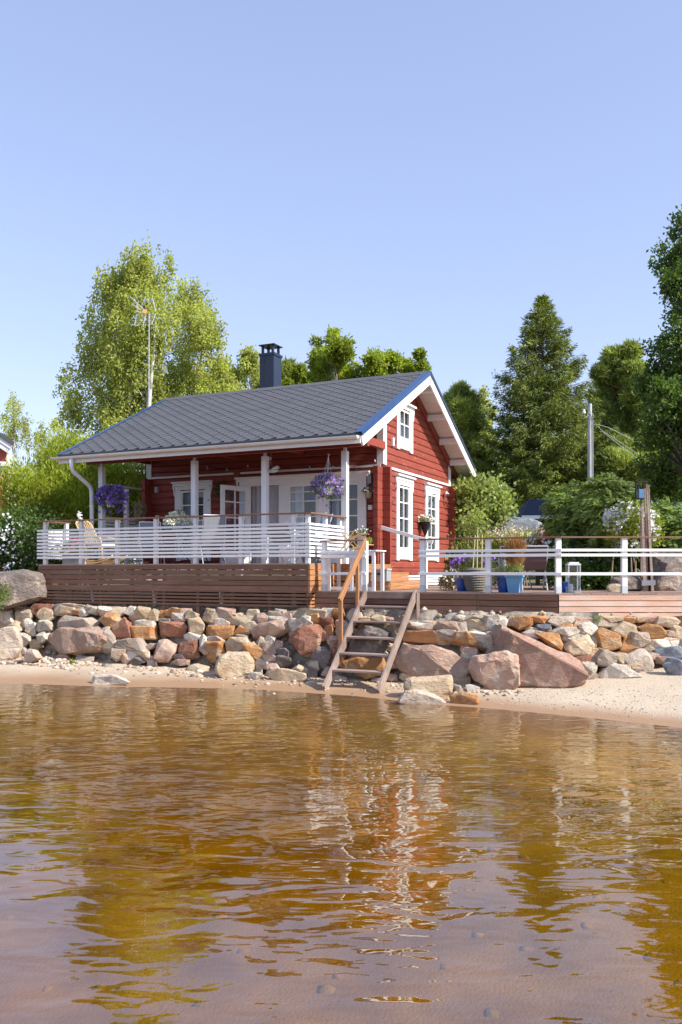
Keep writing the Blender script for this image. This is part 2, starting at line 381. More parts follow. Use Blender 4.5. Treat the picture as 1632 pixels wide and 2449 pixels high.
def water_mat():
    m, n, N, L = NT('lake_water'); o = N('OutputMaterial')
    g = N('NewGeometry')
    def wave(sx, sy, scale, det, rot, dist=.4):
        mp = N('Mapping'); mp.inputs['Scale'].default_value = (sx, sy, 1); mp.inputs['Rotation'].default_value = (0, 0, R(rot)); L(g.outputs['Position'], mp.inputs[0])
        ns = N('TexNoise'); ns.inputs['Scale'].default_value = scale; ns.inputs['Detail'].default_value = det; ns.inputs['Roughness'].default_value = .5; ns.inputs['Distortion'].default_value = dist
        L(mp.outputs[0], ns.inputs['Vector']); return ns.outputs[0]
    a = wave(.8, 1.5, 2.0, 1.6, 5, .7); c = wave(.9, 1.8, 5.0, 1, -8, .5); d = wave(.6, 1.0, .8, 1, 15)
    m1 = N('Math', operation='MULTIPLY_ADD'); L(c, m1.inputs[0]); m1.inputs[1].default_value = .22; L(a, m1.inputs[2])
    m2 = N('Math', operation='MULTIPLY_ADD'); L(d, m2.inputs[0]); m2.inputs[1].default_value = .7; L(m1.outputs[0], m2.inputs[2])
    bp = N('Bump'); bp.inputs['Strength'].default_value = 1.0; bp.inputs['Distance'].default_value = .016; L(m2.outputs[0], bp.inputs['Height'])
    fr = schlick(N, L, .27, bp.outputs[0])
    gl = N('BsdfGlossy'); gl.inputs['Roughness'].default_value = .02; L(bp.outputs[0], gl.inputs['Normal'])
    tr = N('BsdfTransparent'); tr.inputs[0].default_value = (.95, .90, .78, 1)
    ms = N('MixShader'); L(fr, ms.inputs[0]); L(tr.outputs[0], ms.inputs[1]); L(gl.outputs[0], ms.inputs[2]); L(ms.outputs[0], o.inputs[0])
    va = N('VolumeAbsorption'); va.inputs[0].default_value = (.91, .83, .22, 1); va.inputs[1].default_value = 2.2; L(va.outputs[0], o.inputs[1])
    return m
wx = 600
wm = MB().add([(-wx, -wx, 0), (wx, -wx, 0), (wx, 260, 0), (-wx, 260, 0)], [(0, 1, 2, 3)])
tag(wm.build('lake_water', water_mat(), origin=(0, 0, 0)), kind='structure')

SOIL = mat('garden_soil', (.12, .15, .05), .95, .4, 3, (1, 1, 1), .5, 20, 0, c2=(.24, .20, .12), world=True)
gx = axis([(-600, -60, 45), (-60, -12, 4), (-12, 12, .5), (12, 60, 4), (60, 600, 45)])
gt = np.array([.55, .56, .9, 1.5, 3, 5, 8, 12, 17, 24, 34, 50, 80, 140, 300, 600.])
X, T, F = grid(gx, gt); Y = front_y(X) + T
Zg = np.where(T < .555, -1.2, 1.28 + .34 * np.clip((T - .5) / 6, 0, 1) + .006 * np.maximum(T - 8, 0)) + np.where(T > 1, .08 * (fbm(np.stack([X * .5, Y * .5, X * 0], -1), 2, 3) - .5), 0)
tag(np_mesh('garden_ground', np.stack([X, Y, Zg], -1).reshape(-1, 3), F, SOIL, smooth=False), kind='structure')
def ground_z(x, y):
    t = y - float(front_y(x)); return 1.28 + .34 * min(1, max(0, (t - .5) / 6)) + .006 * max(t - 8, 0)

# ------------------------------------------------------------------ rocks
def ico(sub):
    bm = __import__('bmesh').new(); __import__('bmesh').ops.create_icosphere(bm, subdivisions=sub, radius=1)
    v = np.array([x.co[:] for x in bm.verts]); f = np.array([[q.index for q in p.verts] for p in bm.faces]); bm.free(); return v, f
ICO3, ICO2, ICO1 = ico(4), ico(3), ico(1)
def rock_shape(base, seed, cuts=11, e=.55, lump=.10):
    r = np.random.default_rng(seed); v, f = base; v = v.copy()
    v = np.sign(v) * np.abs(v) ** e; v /= np.abs(v).max()
    for k in range(cuts):
        n = r.normal(size=3); n /= np.linalg.norm(n); sup = (v @ n).max(); d = sup * r.uniform(.66, .93)
        ex = np.maximum(v @ n - d, 0); v = v - ex[:, None] * n
    n1 = fbm(v * 1.7 + seed * 3.1, 3, seed) - .5; n2 = fbm(v * 6 + seed, 3, seed + 5) - .5
    nn = v / np.linalg.norm(v, axis=1, keepdims=True)
    v = v + nn * (n1 * lump * 2 + n2 * .075)[:, None]
    lo, hi = v.min(0), v.max(0); v = (v - (lo + hi) / 2) / ((hi - lo) / 2)
    return v, f
def rock_mat(name, c, c2, stain, k=1.0):
    m, n, N, L = NT(name); o = N('OutputMaterial'); b = N('BsdfPrincipled'); L(b.outputs[0], o.inputs[0]); b.inputs['Roughness'].default_value = .85; b.inputs['Specular IOR Level'].default_value = .2
    g = N('NewGeometry'); oi = N('ObjectInfo')
    mp = N('Mapping'); mp.inputs['Rotation'].default_value = (.5, .4, .3); mp.inputs['Scale'].default_value = (1.6, 1.6, 2.7); L(g.outputs['Position'], mp.inputs[0])
    ns = N('TexNoise'); ns.inputs['Scale'].default_value = 1.6; ns.inputs['Detail'].default_value = 8; ns.inputs['Roughness'].default_value = .65; ns.inputs['Distortion'].default_value = .5; L(mp.outputs[0], ns.inputs['Vector'])
    mr = N('MapRange'); mr.inputs[1].default_value = .34; mr.inputs[2].default_value = .66; L(ns.outputs[0], mr.inputs[0])
    mx = N('MixRGB'); L(mr.outputs[0], mx.inputs[0]); mx.inputs[1].default_value = rgb(c); mx.inputs[2].default_value = rgb(c2)
    n2 = N('TexNoise'); n2.inputs['Scale'].default_value = 3.2; n2.inputs['Detail'].default_value = 7; n2.inputs['Roughness'].default_value = .7; L(g.outputs['Position'], n2.inputs['Vector'])
    r2 = N('MapRange'); r2.inputs[1].default_value = .53; r2.inputs[2].default_value = .60; r2.inputs[4].default_value = .75; L(n2.outputs[0], r2.inputs[0])
    m2 = N('MixRGB'); L(r2.outputs[0], m2.inputs[0]); L(mx.outputs[0], m2.inputs[1]); m2.inputs[2].default_value = rgb(stain)
    r3 = N('MapRange'); r3.inputs[3].default_value = .8; r3.inputs[4].default_value = 1.2; L(oi.outputs['Random'], r3.inputs[0])
    s3 = N('VectorMath', operation='SCALE'); L(m2.outputs[0], s3.inputs[0]); L(r3.outputs[0], s3.inputs['Scale']); L(s3.outputs[0], b.inputs['Base Color'])
    nb = N('TexNoise'); nb.inputs['Scale'].default_value = 7; nb.inputs['Detail'].default_value = 9; nb.inputs['Roughness'].default_value = .68; L(mp.outputs[0], nb.inputs['Vector'])
    bp = N('Bump'); bp.inputs['Strength'].default_value = 1.0; bp.inputs['Distance'].default_value = .07; L(nb.outputs[0], bp.inputs['Height']); L(bp.outputs[0], b.inputs['Normal'])
    return m
ROCK = {
    'r': rock_mat('rock_red', (.29, .115, .07), (.42, .20, .125), (.50, .35, .24)),
    'o': rock_mat('rock_orange', (.47, .20, .07), (.57, .32, .145), (.58, .45, .30)),
    'b': rock_mat('rock_beige', (.52, .38, .24), (.62, .51, .36), (.46, .30, .17)),
    'p': rock_mat('rock_pink', (.44, .27, .19), (.57, .40, .30), (.54, .44, .35)),
    'g': rock_mat('rock_grey', (.40, .32, .25), (.58, .49, .39), (.52, .35, .22)),
    'w': rock_mat('rock_pale', (.62, .53, .42), (.76, .69, .57), (.50, .36, .24)),
    'q': rock_mat('rock_rose', (.42, .235, .165), (.56, .37, .275), (.55, .42, .32)),
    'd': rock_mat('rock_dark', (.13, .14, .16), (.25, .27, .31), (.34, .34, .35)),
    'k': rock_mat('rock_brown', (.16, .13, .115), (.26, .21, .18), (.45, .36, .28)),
}
_rk = []
for s_ in range(26):
    v_, f_ = rock_shape(ICO3, 100 + s_); me = bpy.data.meshes.new('rock'); me.from_pydata(v_.tolist(), [], f_.tolist()); me.update(); me.materials.append(ROCK['g'])
    _rk.append(me)
def rock(name, parent, loc, size, c, rot=(0, 0, 0), var=None):
    o = bpy.data.objects.new(name, _rk[(rnd.randrange(26) if var is None else var) % 26])
    o.material_slots[0].link = 'OBJECT'; o.material_slots[0].material = ROCK[c]
    o.location = Vector(loc) - (wloc(parent) if parent else Vector()); o.scale = [max(.02, x / 2) for x in size]; o.rotation_euler = rot
    return link(o, parent)

# ------------------------------------------------------------------ retaining wall: every stone an object
wall = thing('retaining_wall', W(2, -.2, .2), 'sloping dry stone retaining wall of red, orange and pale boulders below the terraces', 'stone wall')
WTOP, BAT = 1.36, .52
def wall_hit(px, py):
    """point of the wall's sloping face on the photograph's ray"""
    d = Vector(((px - 816) / FPX, 1, (HPX - py) / FPX)); o = Vector((0, 0, EYE)); best = None
    for nrm, p in ((-V + Z * BAT, W(0, .05, WTOP)), (Vector((0, -1, BAT * .8)), Vector((BX, BY - .12, WTOP)))):
        t = (p - o).dot(nrm) / d.dot(nrm)
        if best is None or t > best[0]: best = (t, nrm)
    return o + d * best[0], best[1]
def sand_hit(px, py):
    t = 14.0
    for k in range(60):
        x, z = (px - 816) / FPX * t, EYE + (HPX - py) / FPX * t
        t += (z - float(sand_z(x, t))) * 3.0 if py > HPX else 0
        t = min(max(t, 4), 24)
    return Vector(((px - 816) / FPX * t, t, EYE + (HPX - py) / FPX * t))
CROPS = {'A': (0, 1380, 3.92), 'B': (380, 1420, 3.733), 'S': (700, 1240, 3.733), 'C': (920, 1440, 4.356), 'D': (1250, 1420, 4.105)}
ST = {
 'A': "0,265,135,330,g 140,258,285,322,b 155,300,312,418,g 0,318,165,425,w 0,410,248,535,b 285,235,525,348,r 345,298,522,422,b 205,388,312,468,w 250,462,348,562,w 345,422,502,522,w 190,535,302,642,w 290,588,402,668,b 380,518,472,602,w 520,238,802,314,w 530,288,712,353,b 700,312,760,357,o 748,298,842,364,w 840,283,962,348,g 922,290,1104,380,w 800,250,872,324,g 518,352,968,512,g 422,470,1060,742,p 945,352,1175,505,o 1055,408,1245,605,r 1160,288,1295,362,w 1228,302,1405,418,b 1395,310,1505,412,b 1250,402,1480,478,w 1196,448,1500,600,o 1105,588,1405,718,g 1160,690,1320,780,w 1065,598,1135,684,w 960,500,1090,700,g",
 'B': "0,162,78,228,o 66,138,234,228,o 116,178,244,258,w 236,168,360,254,b 0,222,122,266,w 0,242,276,390,r 268,242,404,378,b 242,350,374,420,w 386,182,616,266,b 604,198,870,276,b 596,182,695,232,o 860,188,985,284,p 976,172,1094,224,g 966,203,1156,254,w 396,276,700,410,o 690,286,845,374,o 826,282,874,330,w 838,228,1196,430,p 0,402,190,612,p 178,406,390,584,r 405,412,604,645,r 372,376,428,495,w 590,382,835,525,w 735,426,990,605,r 855,420,1005,525,g 1110,128,1375,220,b 1245,130,1465,204,b 1226,192,1385,250,w 1346,178,1450,264,o 1436,132,1570,224,w 1430,222,1570,314,r 1155,246,1360,405,w 1165,264,1475,525,r 1380,490,1535,645,k",
 'S': "500,800,640,960,g 480,820,560,920,k 606,876,694,935,w 696,912,925,1030,b 586,902,704,1005,o 798,1012,915,1084,g 536,976,836,1184,k 330,1112,484,1284,r 412,956,524,1124,g 496,1136,806,1250,r 416,1246,806,1384,o 776,1186,844,1244,w",
 'C': "356,196,534,304,g 262,226,464,304,w 526,192,750,306,p 742,198,834,310,w 816,118,1044,214,b 1036,142,1210,296,w 800,192,1090,310,b 1190,128,1324,204,b 1320,148,1514,280,o 1266,148,1334,244,w 210,296,704,450,o 522,288,700,336,w 676,296,1020,508,o 846,302,1170,494,w 1060,306,1134,368,p 1106,238,1204,334,g 1286,690,1329,824,w 806,538,894,604,w 1260,536,1324,684,b",
 'D': "0,232,80,344,o 72,222,235,288,o 246,226,494,318,g 126,288,244,334,d 156,322,264,368,k 16,328,134,368,b 500,216,704,300,p 360,302,524,364,o 486,272,544,314,b 534,292,716,404,w 712,262,904,338,g 745,216,968,279,b 960,212,1090,276,o 1086,216,1165,276,b 1160,216,1304,276,p 1300,226,1575,320,b 886,276,1104,406,b 1090,286,1436,494,o 1430,316,1575,464,b 266,328,554,404,w 116,382,400,574,o 16,358,164,444,w 386,368,564,474,w 384,396,716,616,b 674,328,976,564,o 930,392,1156,594,o 1056,382,1210,520,g 1206,476,1446,606,w 1436,462,1575,534,w 480,596,656,718,r 686,552,900,718,g 876,588,990,684,b 916,652,1054,724,w 1290,536,1575,644,d 660,536,724,594,o 636,576,704,654,b",
}
MORT = mat('rubble_mortar', (.34, .29, .22), .95, .5, 5, (1, 1, 1), .9, 12, 0, c2=(.58, .50, .39), world=True)
core = MB()                                    # rough sloping core of rubble and mortar behind the stones
cv, cf = [], []
us = np.arange(-14, 5.6, .1); zs_ = np.arange(-.3, 1.45, .07)
for zz in zs_:
    for uu in us:
        n = fbm(np.array([uu * 3, zz * 4, 1.0]), 3, 4) - .5
        cv.append(W(uu, .24 - BAT * (WTOP - zz) + n * .22, zz)[:])
nu, nz = len(us), len(zs_)
for j in range(nz - 1):
    for i in range(nu - 1): cf.append((j * nu + i, j * nu + i + 1, (j + 1) * nu + i + 1, (j + 1) * nu + i))
b0 = len(cv); xs2 = np.arange(BX - .6, 14, .1)
for zz in zs_:
    for xx in xs2:
        n = fbm(np.array([xx * 3, zz * 4, 7.0]), 3, 4) - .5
        cv.append((xx, BY + .10 - BAT * .8 * (WTOP - zz) + n * .22, zz))
nx2 = len(xs2)
for j in range(nz - 1):
    for i in range(nx2 - 1): cf.append((b0 + j * nx2 + i, b0 + j * nx2 + i + 1, b0 + (j + 1) * nx2 + i + 1, b0 + (j + 1) * nx2 + i))
np_mesh('mortar', cv, cf, MORT, wall)
import bmesh
def hull_stone(name, parent, poly, Y, dp, c, left, seed, sub=1, push=0.0):
    """faceted stone: traced or random outline in the wall's face, its own thickness, worn edges and rough surface"""
    r = np.random.default_rng(seed); pw = np.array([P3(x, y, Y)[:] for x, y in poly]); cen = pw.mean(0); ext = pw.max(0) - pw.min(0); size = math.sqrt(max(ext[0], .05) * max(ext[2], .05))
    tn = -math.tan(TH) if left else 0.0
    def ring(s, d, jit, dz=0.0, dx=0.0):
        q = (pw - cen) * np.array([s, 1, s]) + r.normal(size=pw.shape) * size * jit; q[:, 0] += dx; q[:, 2] += dz
        q[:, 1] = q[:, 0] * tn + d + r.normal(size=len(q)) * dp * .08; return q
    P = np.concatenate([ring(1.0, 0, 0), ring(1.0, dp * .22, .01), ring(r.uniform(.68, .9), -dp * r.uniform(.2, .36), .045, r.normal() * ext[2] * .08, r.normal() * ext[0] * .08), ring(.85, dp * .62, .03)])
    org = Vector(cen) + Vector((0, -push, 0)); bm = bmesh.new(); vs = [bm.verts.new(p) for p in P]
    res = bmesh.ops.convex_hull(bm, input=vs)
    dead = list({g for g in res['geom_interior'] + res['geom_unused'] if isinstance(g, bmesh.types.BMVert)})
    if dead: bmesh.ops.delete(bm, geom=dead, context='VERTS')
    bmesh.ops.dissolve_limit(bm, angle_limit=R(14), verts=bm.verts[:], edges=bm.edges[:])
    bmesh.ops.bevel(bm, geom=bm.edges[:], offset=size * .022, segments=1, affect='EDGES', clamp_overlap=True)
    bmesh.ops.triangulate(bm, faces=bm.faces[:])
    if size > .3: bmesh.ops.subdivide_edges(bm, edges=[e for e in bm.edges if e.calc_length() > size * .16], cuts=4 if size > .9 else (3 if size > .6 else 1)); bmesh.ops.triangulate(bm, faces=bm.faces[:])
    bm.normal_update(); co = np.array([v.co[:] for v in bm.verts])
    n1 = fbm(co * 3.2 + seed, 3, 3) - .5; n2 = np.abs(fbm(co * np.array([7, 7, 12]) + seed, 3, 4) - .5) * -2 + .3
    for v, a, b_ in zip(bm.verts, n1, n2): v.co += v.normal * (a * min(.15, size * .17) + b_ * min(.06, size * .09))
    me = bpy.data.meshes.new('stone'); bm.to_mesh(me); bm.free(); me.materials.append(ROCK[c])
    o = bpy.data.objects.new(name, me); o.location = org - (wloc(parent) if parent else Vector()); return link(o, parent)
def box_poly(x0, y0, x1, y1, seed):
    r = np.random.default_rng(seed); n = r.integers(5, 8); cx, cy, hx, hy = (x0 + x1) / 2, (y0 + y1) / 2, (x1 - x0) / 2, (y1 - y0) / 2; p = []
    for k in range(n):
        a = 6.283 * (k + r.uniform(-.3, .3)) / n + .4; ca, sa = math.cos(a), math.sin(a); q = (abs(ca) ** 3.6 + abs(sa) ** 3.6) ** (-1 / 3.6) * r.uniform(.86, 1.05); p.append((cx + hx * ca * q, cy + hy * sa * q))
    xs_, ys_ = [q[0] for q in p], [q[1] for q in p]
    return [(x0 + (q[0] - min(xs_)) / (max(xs_) - min(xs_)) * (x1 - x0), y0 + (q[1] - min(ys_)) / (max(ys_) - min(ys_)) * (y1 - y0)) for q in p]
TRACED = {
 'A': ['p:425,590 520,520 620,490 980,475 1080,540 1085,590 1000,690 880,715 620,745 540,690', 'g:525,420 600,365 900,370 965,425 950,470 780,505 590,495 530,470', 'o:1200,465 1240,470 1480,450 1495,575 1330,592 1240,592'],
 'B': ['p:840,350 870,300 1000,260 1130,232 1190,265 1180,320 1050,390 900,425 850,405', 'r:1165,420 1180,350 1300,270 1420,265 1470,310 1440,440 1400,500 1270,520 1210,480', 'p:-60,560 0,420 60,405 180,450 185,500 110,605 0,608', 'r:185,430 360,405 382,560 330,582 180,562', 'o:410,420 590,415 602,520 530,642 420,612', 'o:400,340 440,285 692,280 682,340 560,404 420,407', 'r:0,260 230,245 274,290 242,382 8,387', 'b:598,440 640,392 790,383 832,430 760,522 608,522', 'o:742,450 860,425 977,520 900,595 850,603 758,522'],
 'C': ['p:118,560 190,422 330,433 480,448 640,478 740,523 832,590 867,650 800,750 650,745 450,760 200,752 138,685', 'p:870,570 910,540 1050,505 1200,488 1300,525 1322,620 1302,720 1320,780 1282,862 1110,914 1030,884 928,800 878,690', 'o:678,412 720,308 822,303 1018,502 860,474 688,434', 'w:848,310 1065,308 1140,368 1172,482 1020,497 956,420', 'o:213,308 520,298 697,330 664,444 540,444 380,424 213,417'],
 'D': ['o:688,370 730,333 964,420 934,543 780,562 708,548', 'o:938,562 1000,402 1110,407 1158,530 1082,588 948,591', 'o:1098,330 1220,287 1330,328 1412,408 1433,482 1290,491 1208,462', 'b:392,522 468,450 620,402 714,500 642,604 478,616', 'o:118,390 350,382 398,500 383,574 250,514'],
}
_trb, _boxes = [], []
def put_poly(poly, c, seed, fwd=0):
    poly = [(x, max(y, float(np.interp(x, [0, 93, 740, 800, 1000, 1105, 1112, 1336, 1632], [1425, 1441, 1456, 1452, 1482, 1486, 1471, 1471, 1473])) + rnd.uniform(0, 3))) for x, y in poly]
    xs_, ys_ = [q[0] for q in poly], [q[1] for q in poly]; x0, x1, y0, y1 = min(xs_), max(xs_), min(ys_), max(ys_)
    p, n = wall_hit((x0 + x1) / 2, (y0 + y1) / 2); Y = p.y; wd, ht = (x1 - x0) / FPX * Y, (y1 - y0) / FPX * Y; left = n.x < -.01
    dp = min(1.1, .6 * min(wd, ht) + .22); bg = math.sqrt(wd * ht)
    return hull_stone('stone', wall, poly, Y, dp, c, left, seed, push=fwd + (.10 + .12 * bg if bg > .6 else .02 + .06 * rnd.random()))
for k, L_ in TRACED.items():
    ox, oy, s = CROPS[k]
    for i, it in enumerate(L_):
        c, pts_ = it.split(':'); fwd = .28 if it.startswith('p:870') else 0; poly = [(ox + float(a.split(',')[0]) / s, oy + float(a.split(',')[1]) / s) for a in pts_.split()]
        _trb.append((min(p[0] for p in poly), min(p[1] for p in poly), max(p[0] for p in poly), max(p[1] for p in poly))); put_poly(poly, c, 900 + len(_trb), fwd)
poly = [(1185, 1520), (1199, 1491), (1216, 1499), (1250, 1519), (1300, 1546), (1345, 1560), (1371, 1585), (1378, 1602), (1370, 1622), (1330, 1634), (1290, 1640), (1258, 1644), (1212, 1645), (1200, 1600), (1190, 1560)]
_trb.append((1185, 1491, 1378, 1645)); put_poly(poly, 'q', 1501)
def put_stone(x0, y0, x1, y1, c, crop=None):
    if crop:
        ox, oy, s = CROPS[crop]; x0, x1, y0, y1 = ox + x0 / s, ox + x1 / s, oy + y0 / s, oy + y1 / s
    for t in _trb:
        iw, ih = min(x1, t[2]) - max(x0, t[0]), min(y1, t[3]) - max(y0, t[1])
        if iw > 0 and ih > 0 and iw * ih / ((x1 - x0) * (y1 - y0) + (t[2] - t[0]) * (t[3] - t[1]) - iw * ih) > .45: return
    _boxes.append((x0, y0, x1, y1)); gx_, gy_ = (x1 - x0) * .08 + 1.8, (y1 - y0) * .11 + 1.6; seed = int(x0 * 7 + y0 * 13)
    return put_poly(box_poly(x0 - gx_, y0 - gy_, x1 + gx_, y1 + gy_, seed), c, seed)
for k, s in ST.items():
    for it in s.split():
        q = it.split(','); put_stone(*map(float, q[:4]), q[4], k)
# stones filling what is still bare
_occ = list(_trb) + _boxes; nf_ = 0
for k in range(6000):
    px, py = rnd.uniform(-20, 1650), rnd.uniform(1436, 1640)
    p, n = wall_hit(px, py)
    if p.z > WTOP - .09 or p.z < float(sand_z(p.x, p.y)) - .02: continue
    if any(t[0] + 3 < px < t[2] - 3 and t[1] + 2 < py < t[3] - 2 for t in _occ): continue
    hx, hy = rnd.uniform(13, 27), rnd.uniform(9, 17)
    put_poly(box_poly(px - hx, py - hy, px + hx, py + hy, k), rnd.choice('wbbppog' if py < 1560 else 'gkpbp'), k + 50); _occ.append((px - hx, py - hy, px + hx, py + hy)); nf_ += 1
    if nf_ > 95: break
# the wall goes on beyond both edges of the picture
for x in np.arange(-7.9, -13, -.62):
    for j, zz in enumerate((.3, .68, 1.05)):
        y = front_y(x) - .05 - BAT * (WTOP - zz) + .1
        rock('stone', wall, (x + rnd.uniform(-.1, .1), y, zz), (rnd.uniform(.55, .75), .5, rnd.uniform(.36, .46)), rnd.choice('rbgwop'), (0, 0, -TH + rnd.uniform(-.2, .2)))
for x in np.arange(6.1, 11, .6):
    for j, zz in enumerate((.55, .85, 1.15)):
        rock('stone', wall, (x + rnd.uniform(-.1, .1), BY - .1 - BAT * .8 * (WTOP - zz), zz), (rnd.uniform(.5, .7), .5, rnd.uniform(.3, .4)), rnd.choice('rbgwdp'), (0, 0, rnd.uniform(-.2, .2)))

# loose boulders on the sand, each on its own
def boulder(x0, y0, x1, y1, c, label, crop=None, sink=.1, dk=.8, rz=0, group='loose boulders on the beach', poly=None):
    if crop:
        ox, oy, s = CROPS[crop]; x0, x1, y0, y1 = ox + x0 / s, ox + x1 / s, oy + y0 / s, oy + y1 / s
    p = sand_hit((x0 + x1) / 2, y1); Y = p.y
    wd, ht = (x1 - x0) / FPX * Y, (y1 - y0) / FPX * Y
    dp = max(.14, dk * min(wd, max(ht, wd * .5))); Y += dp * .35
    if poly: ox, oy, s = CROPS[crop]; pl = [(ox + float(a.split(',')[0]) / s, oy + float(a.split(',')[1]) / s) for a in poly.split()]
    else: pl = box_poly(x0, y0, x1, y1, int(x0 * 5 + y0))
    ym = max(q[1] for q in pl); pl = [(x, y + (ym - y0) * sink * max(0, (y - y0) / (ym - y0) - .6) * 1.5) for x, y in pl]
    o = hull_stone('boulder', None, pl, Y, dp, c, rz == 0, int(x0 + y0))
    return tag(o, label, 'boulder', group)
boulder(530, 520, 852, 752, 'b', 'square tan and orange boulder standing alone on the sand before the wall', 'B', dk=1.0, rz=.35, poly='530,600 575,550 600,533 790,523 837,600 852,680 800,737 620,754 560,730 528,690')
boulder(942, 462, 1238, 688, 'o', 'orange wedge shaped boulder on the sand under the corner of the brown terrace', 'B', rz=.2, poly='948,610 1060,465 1150,470 1227,540 1240,610 1212,674 1040,690 958,652')
boulder(968, 668, 1325, 782, 'b', 'long low sand coloured slab lying half buried left of the stair foot', 'B', sink=.5, dk=.5)
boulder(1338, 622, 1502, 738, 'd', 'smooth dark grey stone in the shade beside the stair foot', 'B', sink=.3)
boulder(1222, 606, 1344, 674, 'w', 'small pale jagged stone in the shadow under the big red wall boulder', 'B', sink=.3)
boulder(805, 700, 935, 768, 'w', 'flat light grey stone at the right foot of the square tan boulder', 'B', sink=.5)
boulder(848, 630, 930, 725, 'w', 'small white stone leaning against the square tan boulder', 'B', sink=.3)
boulder(0, 470, 205, 792, 'g', 'tall smooth grey boulder with a pale edge at the left end of the beach', 'A', dk=.5, rz=-.2, poly='-40,520 0,490 150,472 190,560 205,650 150,740 70,795 -40,792')
boulder(215, 678, 405, 822, 'g', 'low grey angular stone beside the tall smooth boulder', 'A', sink=.3)
boulder(80, 695, 205, 782, 'p', 'pinkish stone half buried at the foot of the tall smooth boulder', 'A', sink=.5)
boulder(830, 920, 1250, 1012, 'w', 'flat pale slab lying at the edge of the water on the left', 'A', sink=.5, dk=.35)
boulder(216, 776, 704, 990, 'b', 'long blocky beige boulder right of the stair foot below the big pink boulder', 'C', dk=.6, rz=-.12, poly='216,880 240,810 330,785 690,780 704,900 690,960 580,990 400,960 230,930')
boulder(146, 920, 640, 1070, 'g', 'low rounded grey boulder standing in the water by the stairs', 'C', sink=.3, dk=.6, rz=-.15, poly='150,1030 210,925 330,925 520,965 640,1030 610,1066 430,1070 260,1066')
boulder(686, 942, 970, 1064, 'o', 'small rust and white stone at the water edge below the round pink boulder', 'C', sink=.4, dk=.6)
boulder(846, 862, 995, 942, 'w', 'small pale lichen covered stone in the shade of the round pink boulder', 'C', sink=.3)
boulder(712, 862, 814, 972, 'g', 'grey wedge stone right of the long beige boulder', 'C', sink=.3)
boulder(982, 546, 1290, 774, 'g', 'greyish pink cracked boulder leaning on the wall above the white stone', 'D', dk=.6, rz=.1, poly='983,640 1130,556 1200,552 1288,660 1272,748 1170,774 1060,694')
boulder(742, 682, 1144, 834, 'w', 'bright white triangular stone on the dry sand at the right of the beach', 'D', sink=.3, dk=.5, poly='742,804 900,687 1000,697 1144,794 850,836')
boulder(556, 652, 730, 842, 'w', 'upright pale stone between the huge red boulder and the white stone', 'D', sink=.2, dk=.5)
boulder(486, 762, 644, 838, 'g', 'low grey block on the sand in front of the upright pale stone', 'D', sink=.3)
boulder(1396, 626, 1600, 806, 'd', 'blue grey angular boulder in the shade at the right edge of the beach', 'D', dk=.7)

# small chinking stones in the joints of the wall
v0_, f0_ = ICO1; cvs, cfs, cmi = [], [], []
for k in range(1300):
    if k % 3:
        uu, zz = rng.uniform(-9, 5.0), rng.uniform(.1, 1.38); p = W(uu, .20 - BAT * (WTOP - zz) + .05 + rng.normal(0, .03), zz)
    else:
        xx, zz = rng.uniform(BX - .3, 8), rng.uniform(.25, 1.38); p = Vector((xx, BY + .06 - BAT * .8 * (WTOP - zz) + rng.normal(0, .04), zz))
    s = rng.lognormal(-2.95, .35); s = min(s, .10); q = v0_ * (1 + .4 * (rng.random((len(v0_), 1)) - .5)) * s * np.array([rng.uniform(.8, 1.4), .8, rng.uniform(.5, .9)]) + np.array(p)
    cvs.append(q); cfs.append(f0_ + k * len(v0_)); cmi.append(np.full(len(f0_), rng.choice([0, 0, 1, 1, 2, 3])))
tag(np_mesh('chinking_stones', np.concatenate(cvs), np.concatenate(cfs), [ROCK['w'], ROCK['b'], ROCK['g'], ROCK['p']], wall, midx=np.concatenate(cmi)), kind='stuff')

# rubble and grit along the foot of the wall
def scatter_stones(name, pts, sizes, mats):
    v0, f0 = ICO1; nv = len(v0); vs, fs, mi = [], [], []
    for i, (p, s) in enumerate(zip(pts, sizes)):
        q = v0 * (1 + .35 * (rng.random((nv, 1)) - .5)) * s * np.array([rng.uniform(.7, 1.3), rng.uniform(.7, 1.3), rng.uniform(.4, .7)]) + p
        vs.append(q); fs.append(f0 + i * nv); mi.append(np.full(len(f0), rng.integers(len(mats))))
    o = np_mesh(name, np.concatenate(vs), np.concatenate(fs), mats, midx=np.concatenate(mi)); return o
pts, szs = [], []
for k in range(900):
    uu = rng.uniform(-9.5, 4.5); vv = -.75 - abs(rng.normal(0, .45)) ; p = W(uu, vv); z0 = float(sand_z(p.x, p.y)); pts.append((p.x, p.y, z0 + .01)); szs.append(min(.09, rng.lognormal(-3.9, .6)))
for k in range(500):
    uu = rng.uniform(-8.6, -4.8); vv = rng.uniform(-1.5, -.7); p = W(uu, vv); z0 = float(sand_z(p.x, p.y)); pts.append((p.x, p.y, z0 + .015)); szs.append(rng.uniform(.02, .07))
for k in range(900):
    x = rng.uniform(1.8, 7.5); y = shore(x) + abs(rng.normal(.9, .7)) + .25; y = min(y, float(front_y(x)) - .5); z0 = float(sand_z(x, y)); pts.append((x, y, z0 + .002)); szs.append(rng.uniform(.006, .017))
tag(scatter_stones('beach_rubble', np.array(pts), szs, [ROCK['w'], ROCK['b'], ROCK['g'], ROCK['p'], ROCK['k']]), kind='stuff')
pts, szs = [], []
for k in range(260):
    y = 2.5 + 8 * rng.random() ** 1.6; x = rng.uniform(-.45, .45) * y * 1.1; z0 = float(sand_z(x, y)); pts.append((x, y, z0 - .02)); szs.append(rng.uniform(.02, .08))
tag(scatter_stones('lake_bed_pebbles', np.array(pts), szs, [ROCK['b'], ROCK['b'], ROCK['p'], ROCK['g']]), kind='stuff')

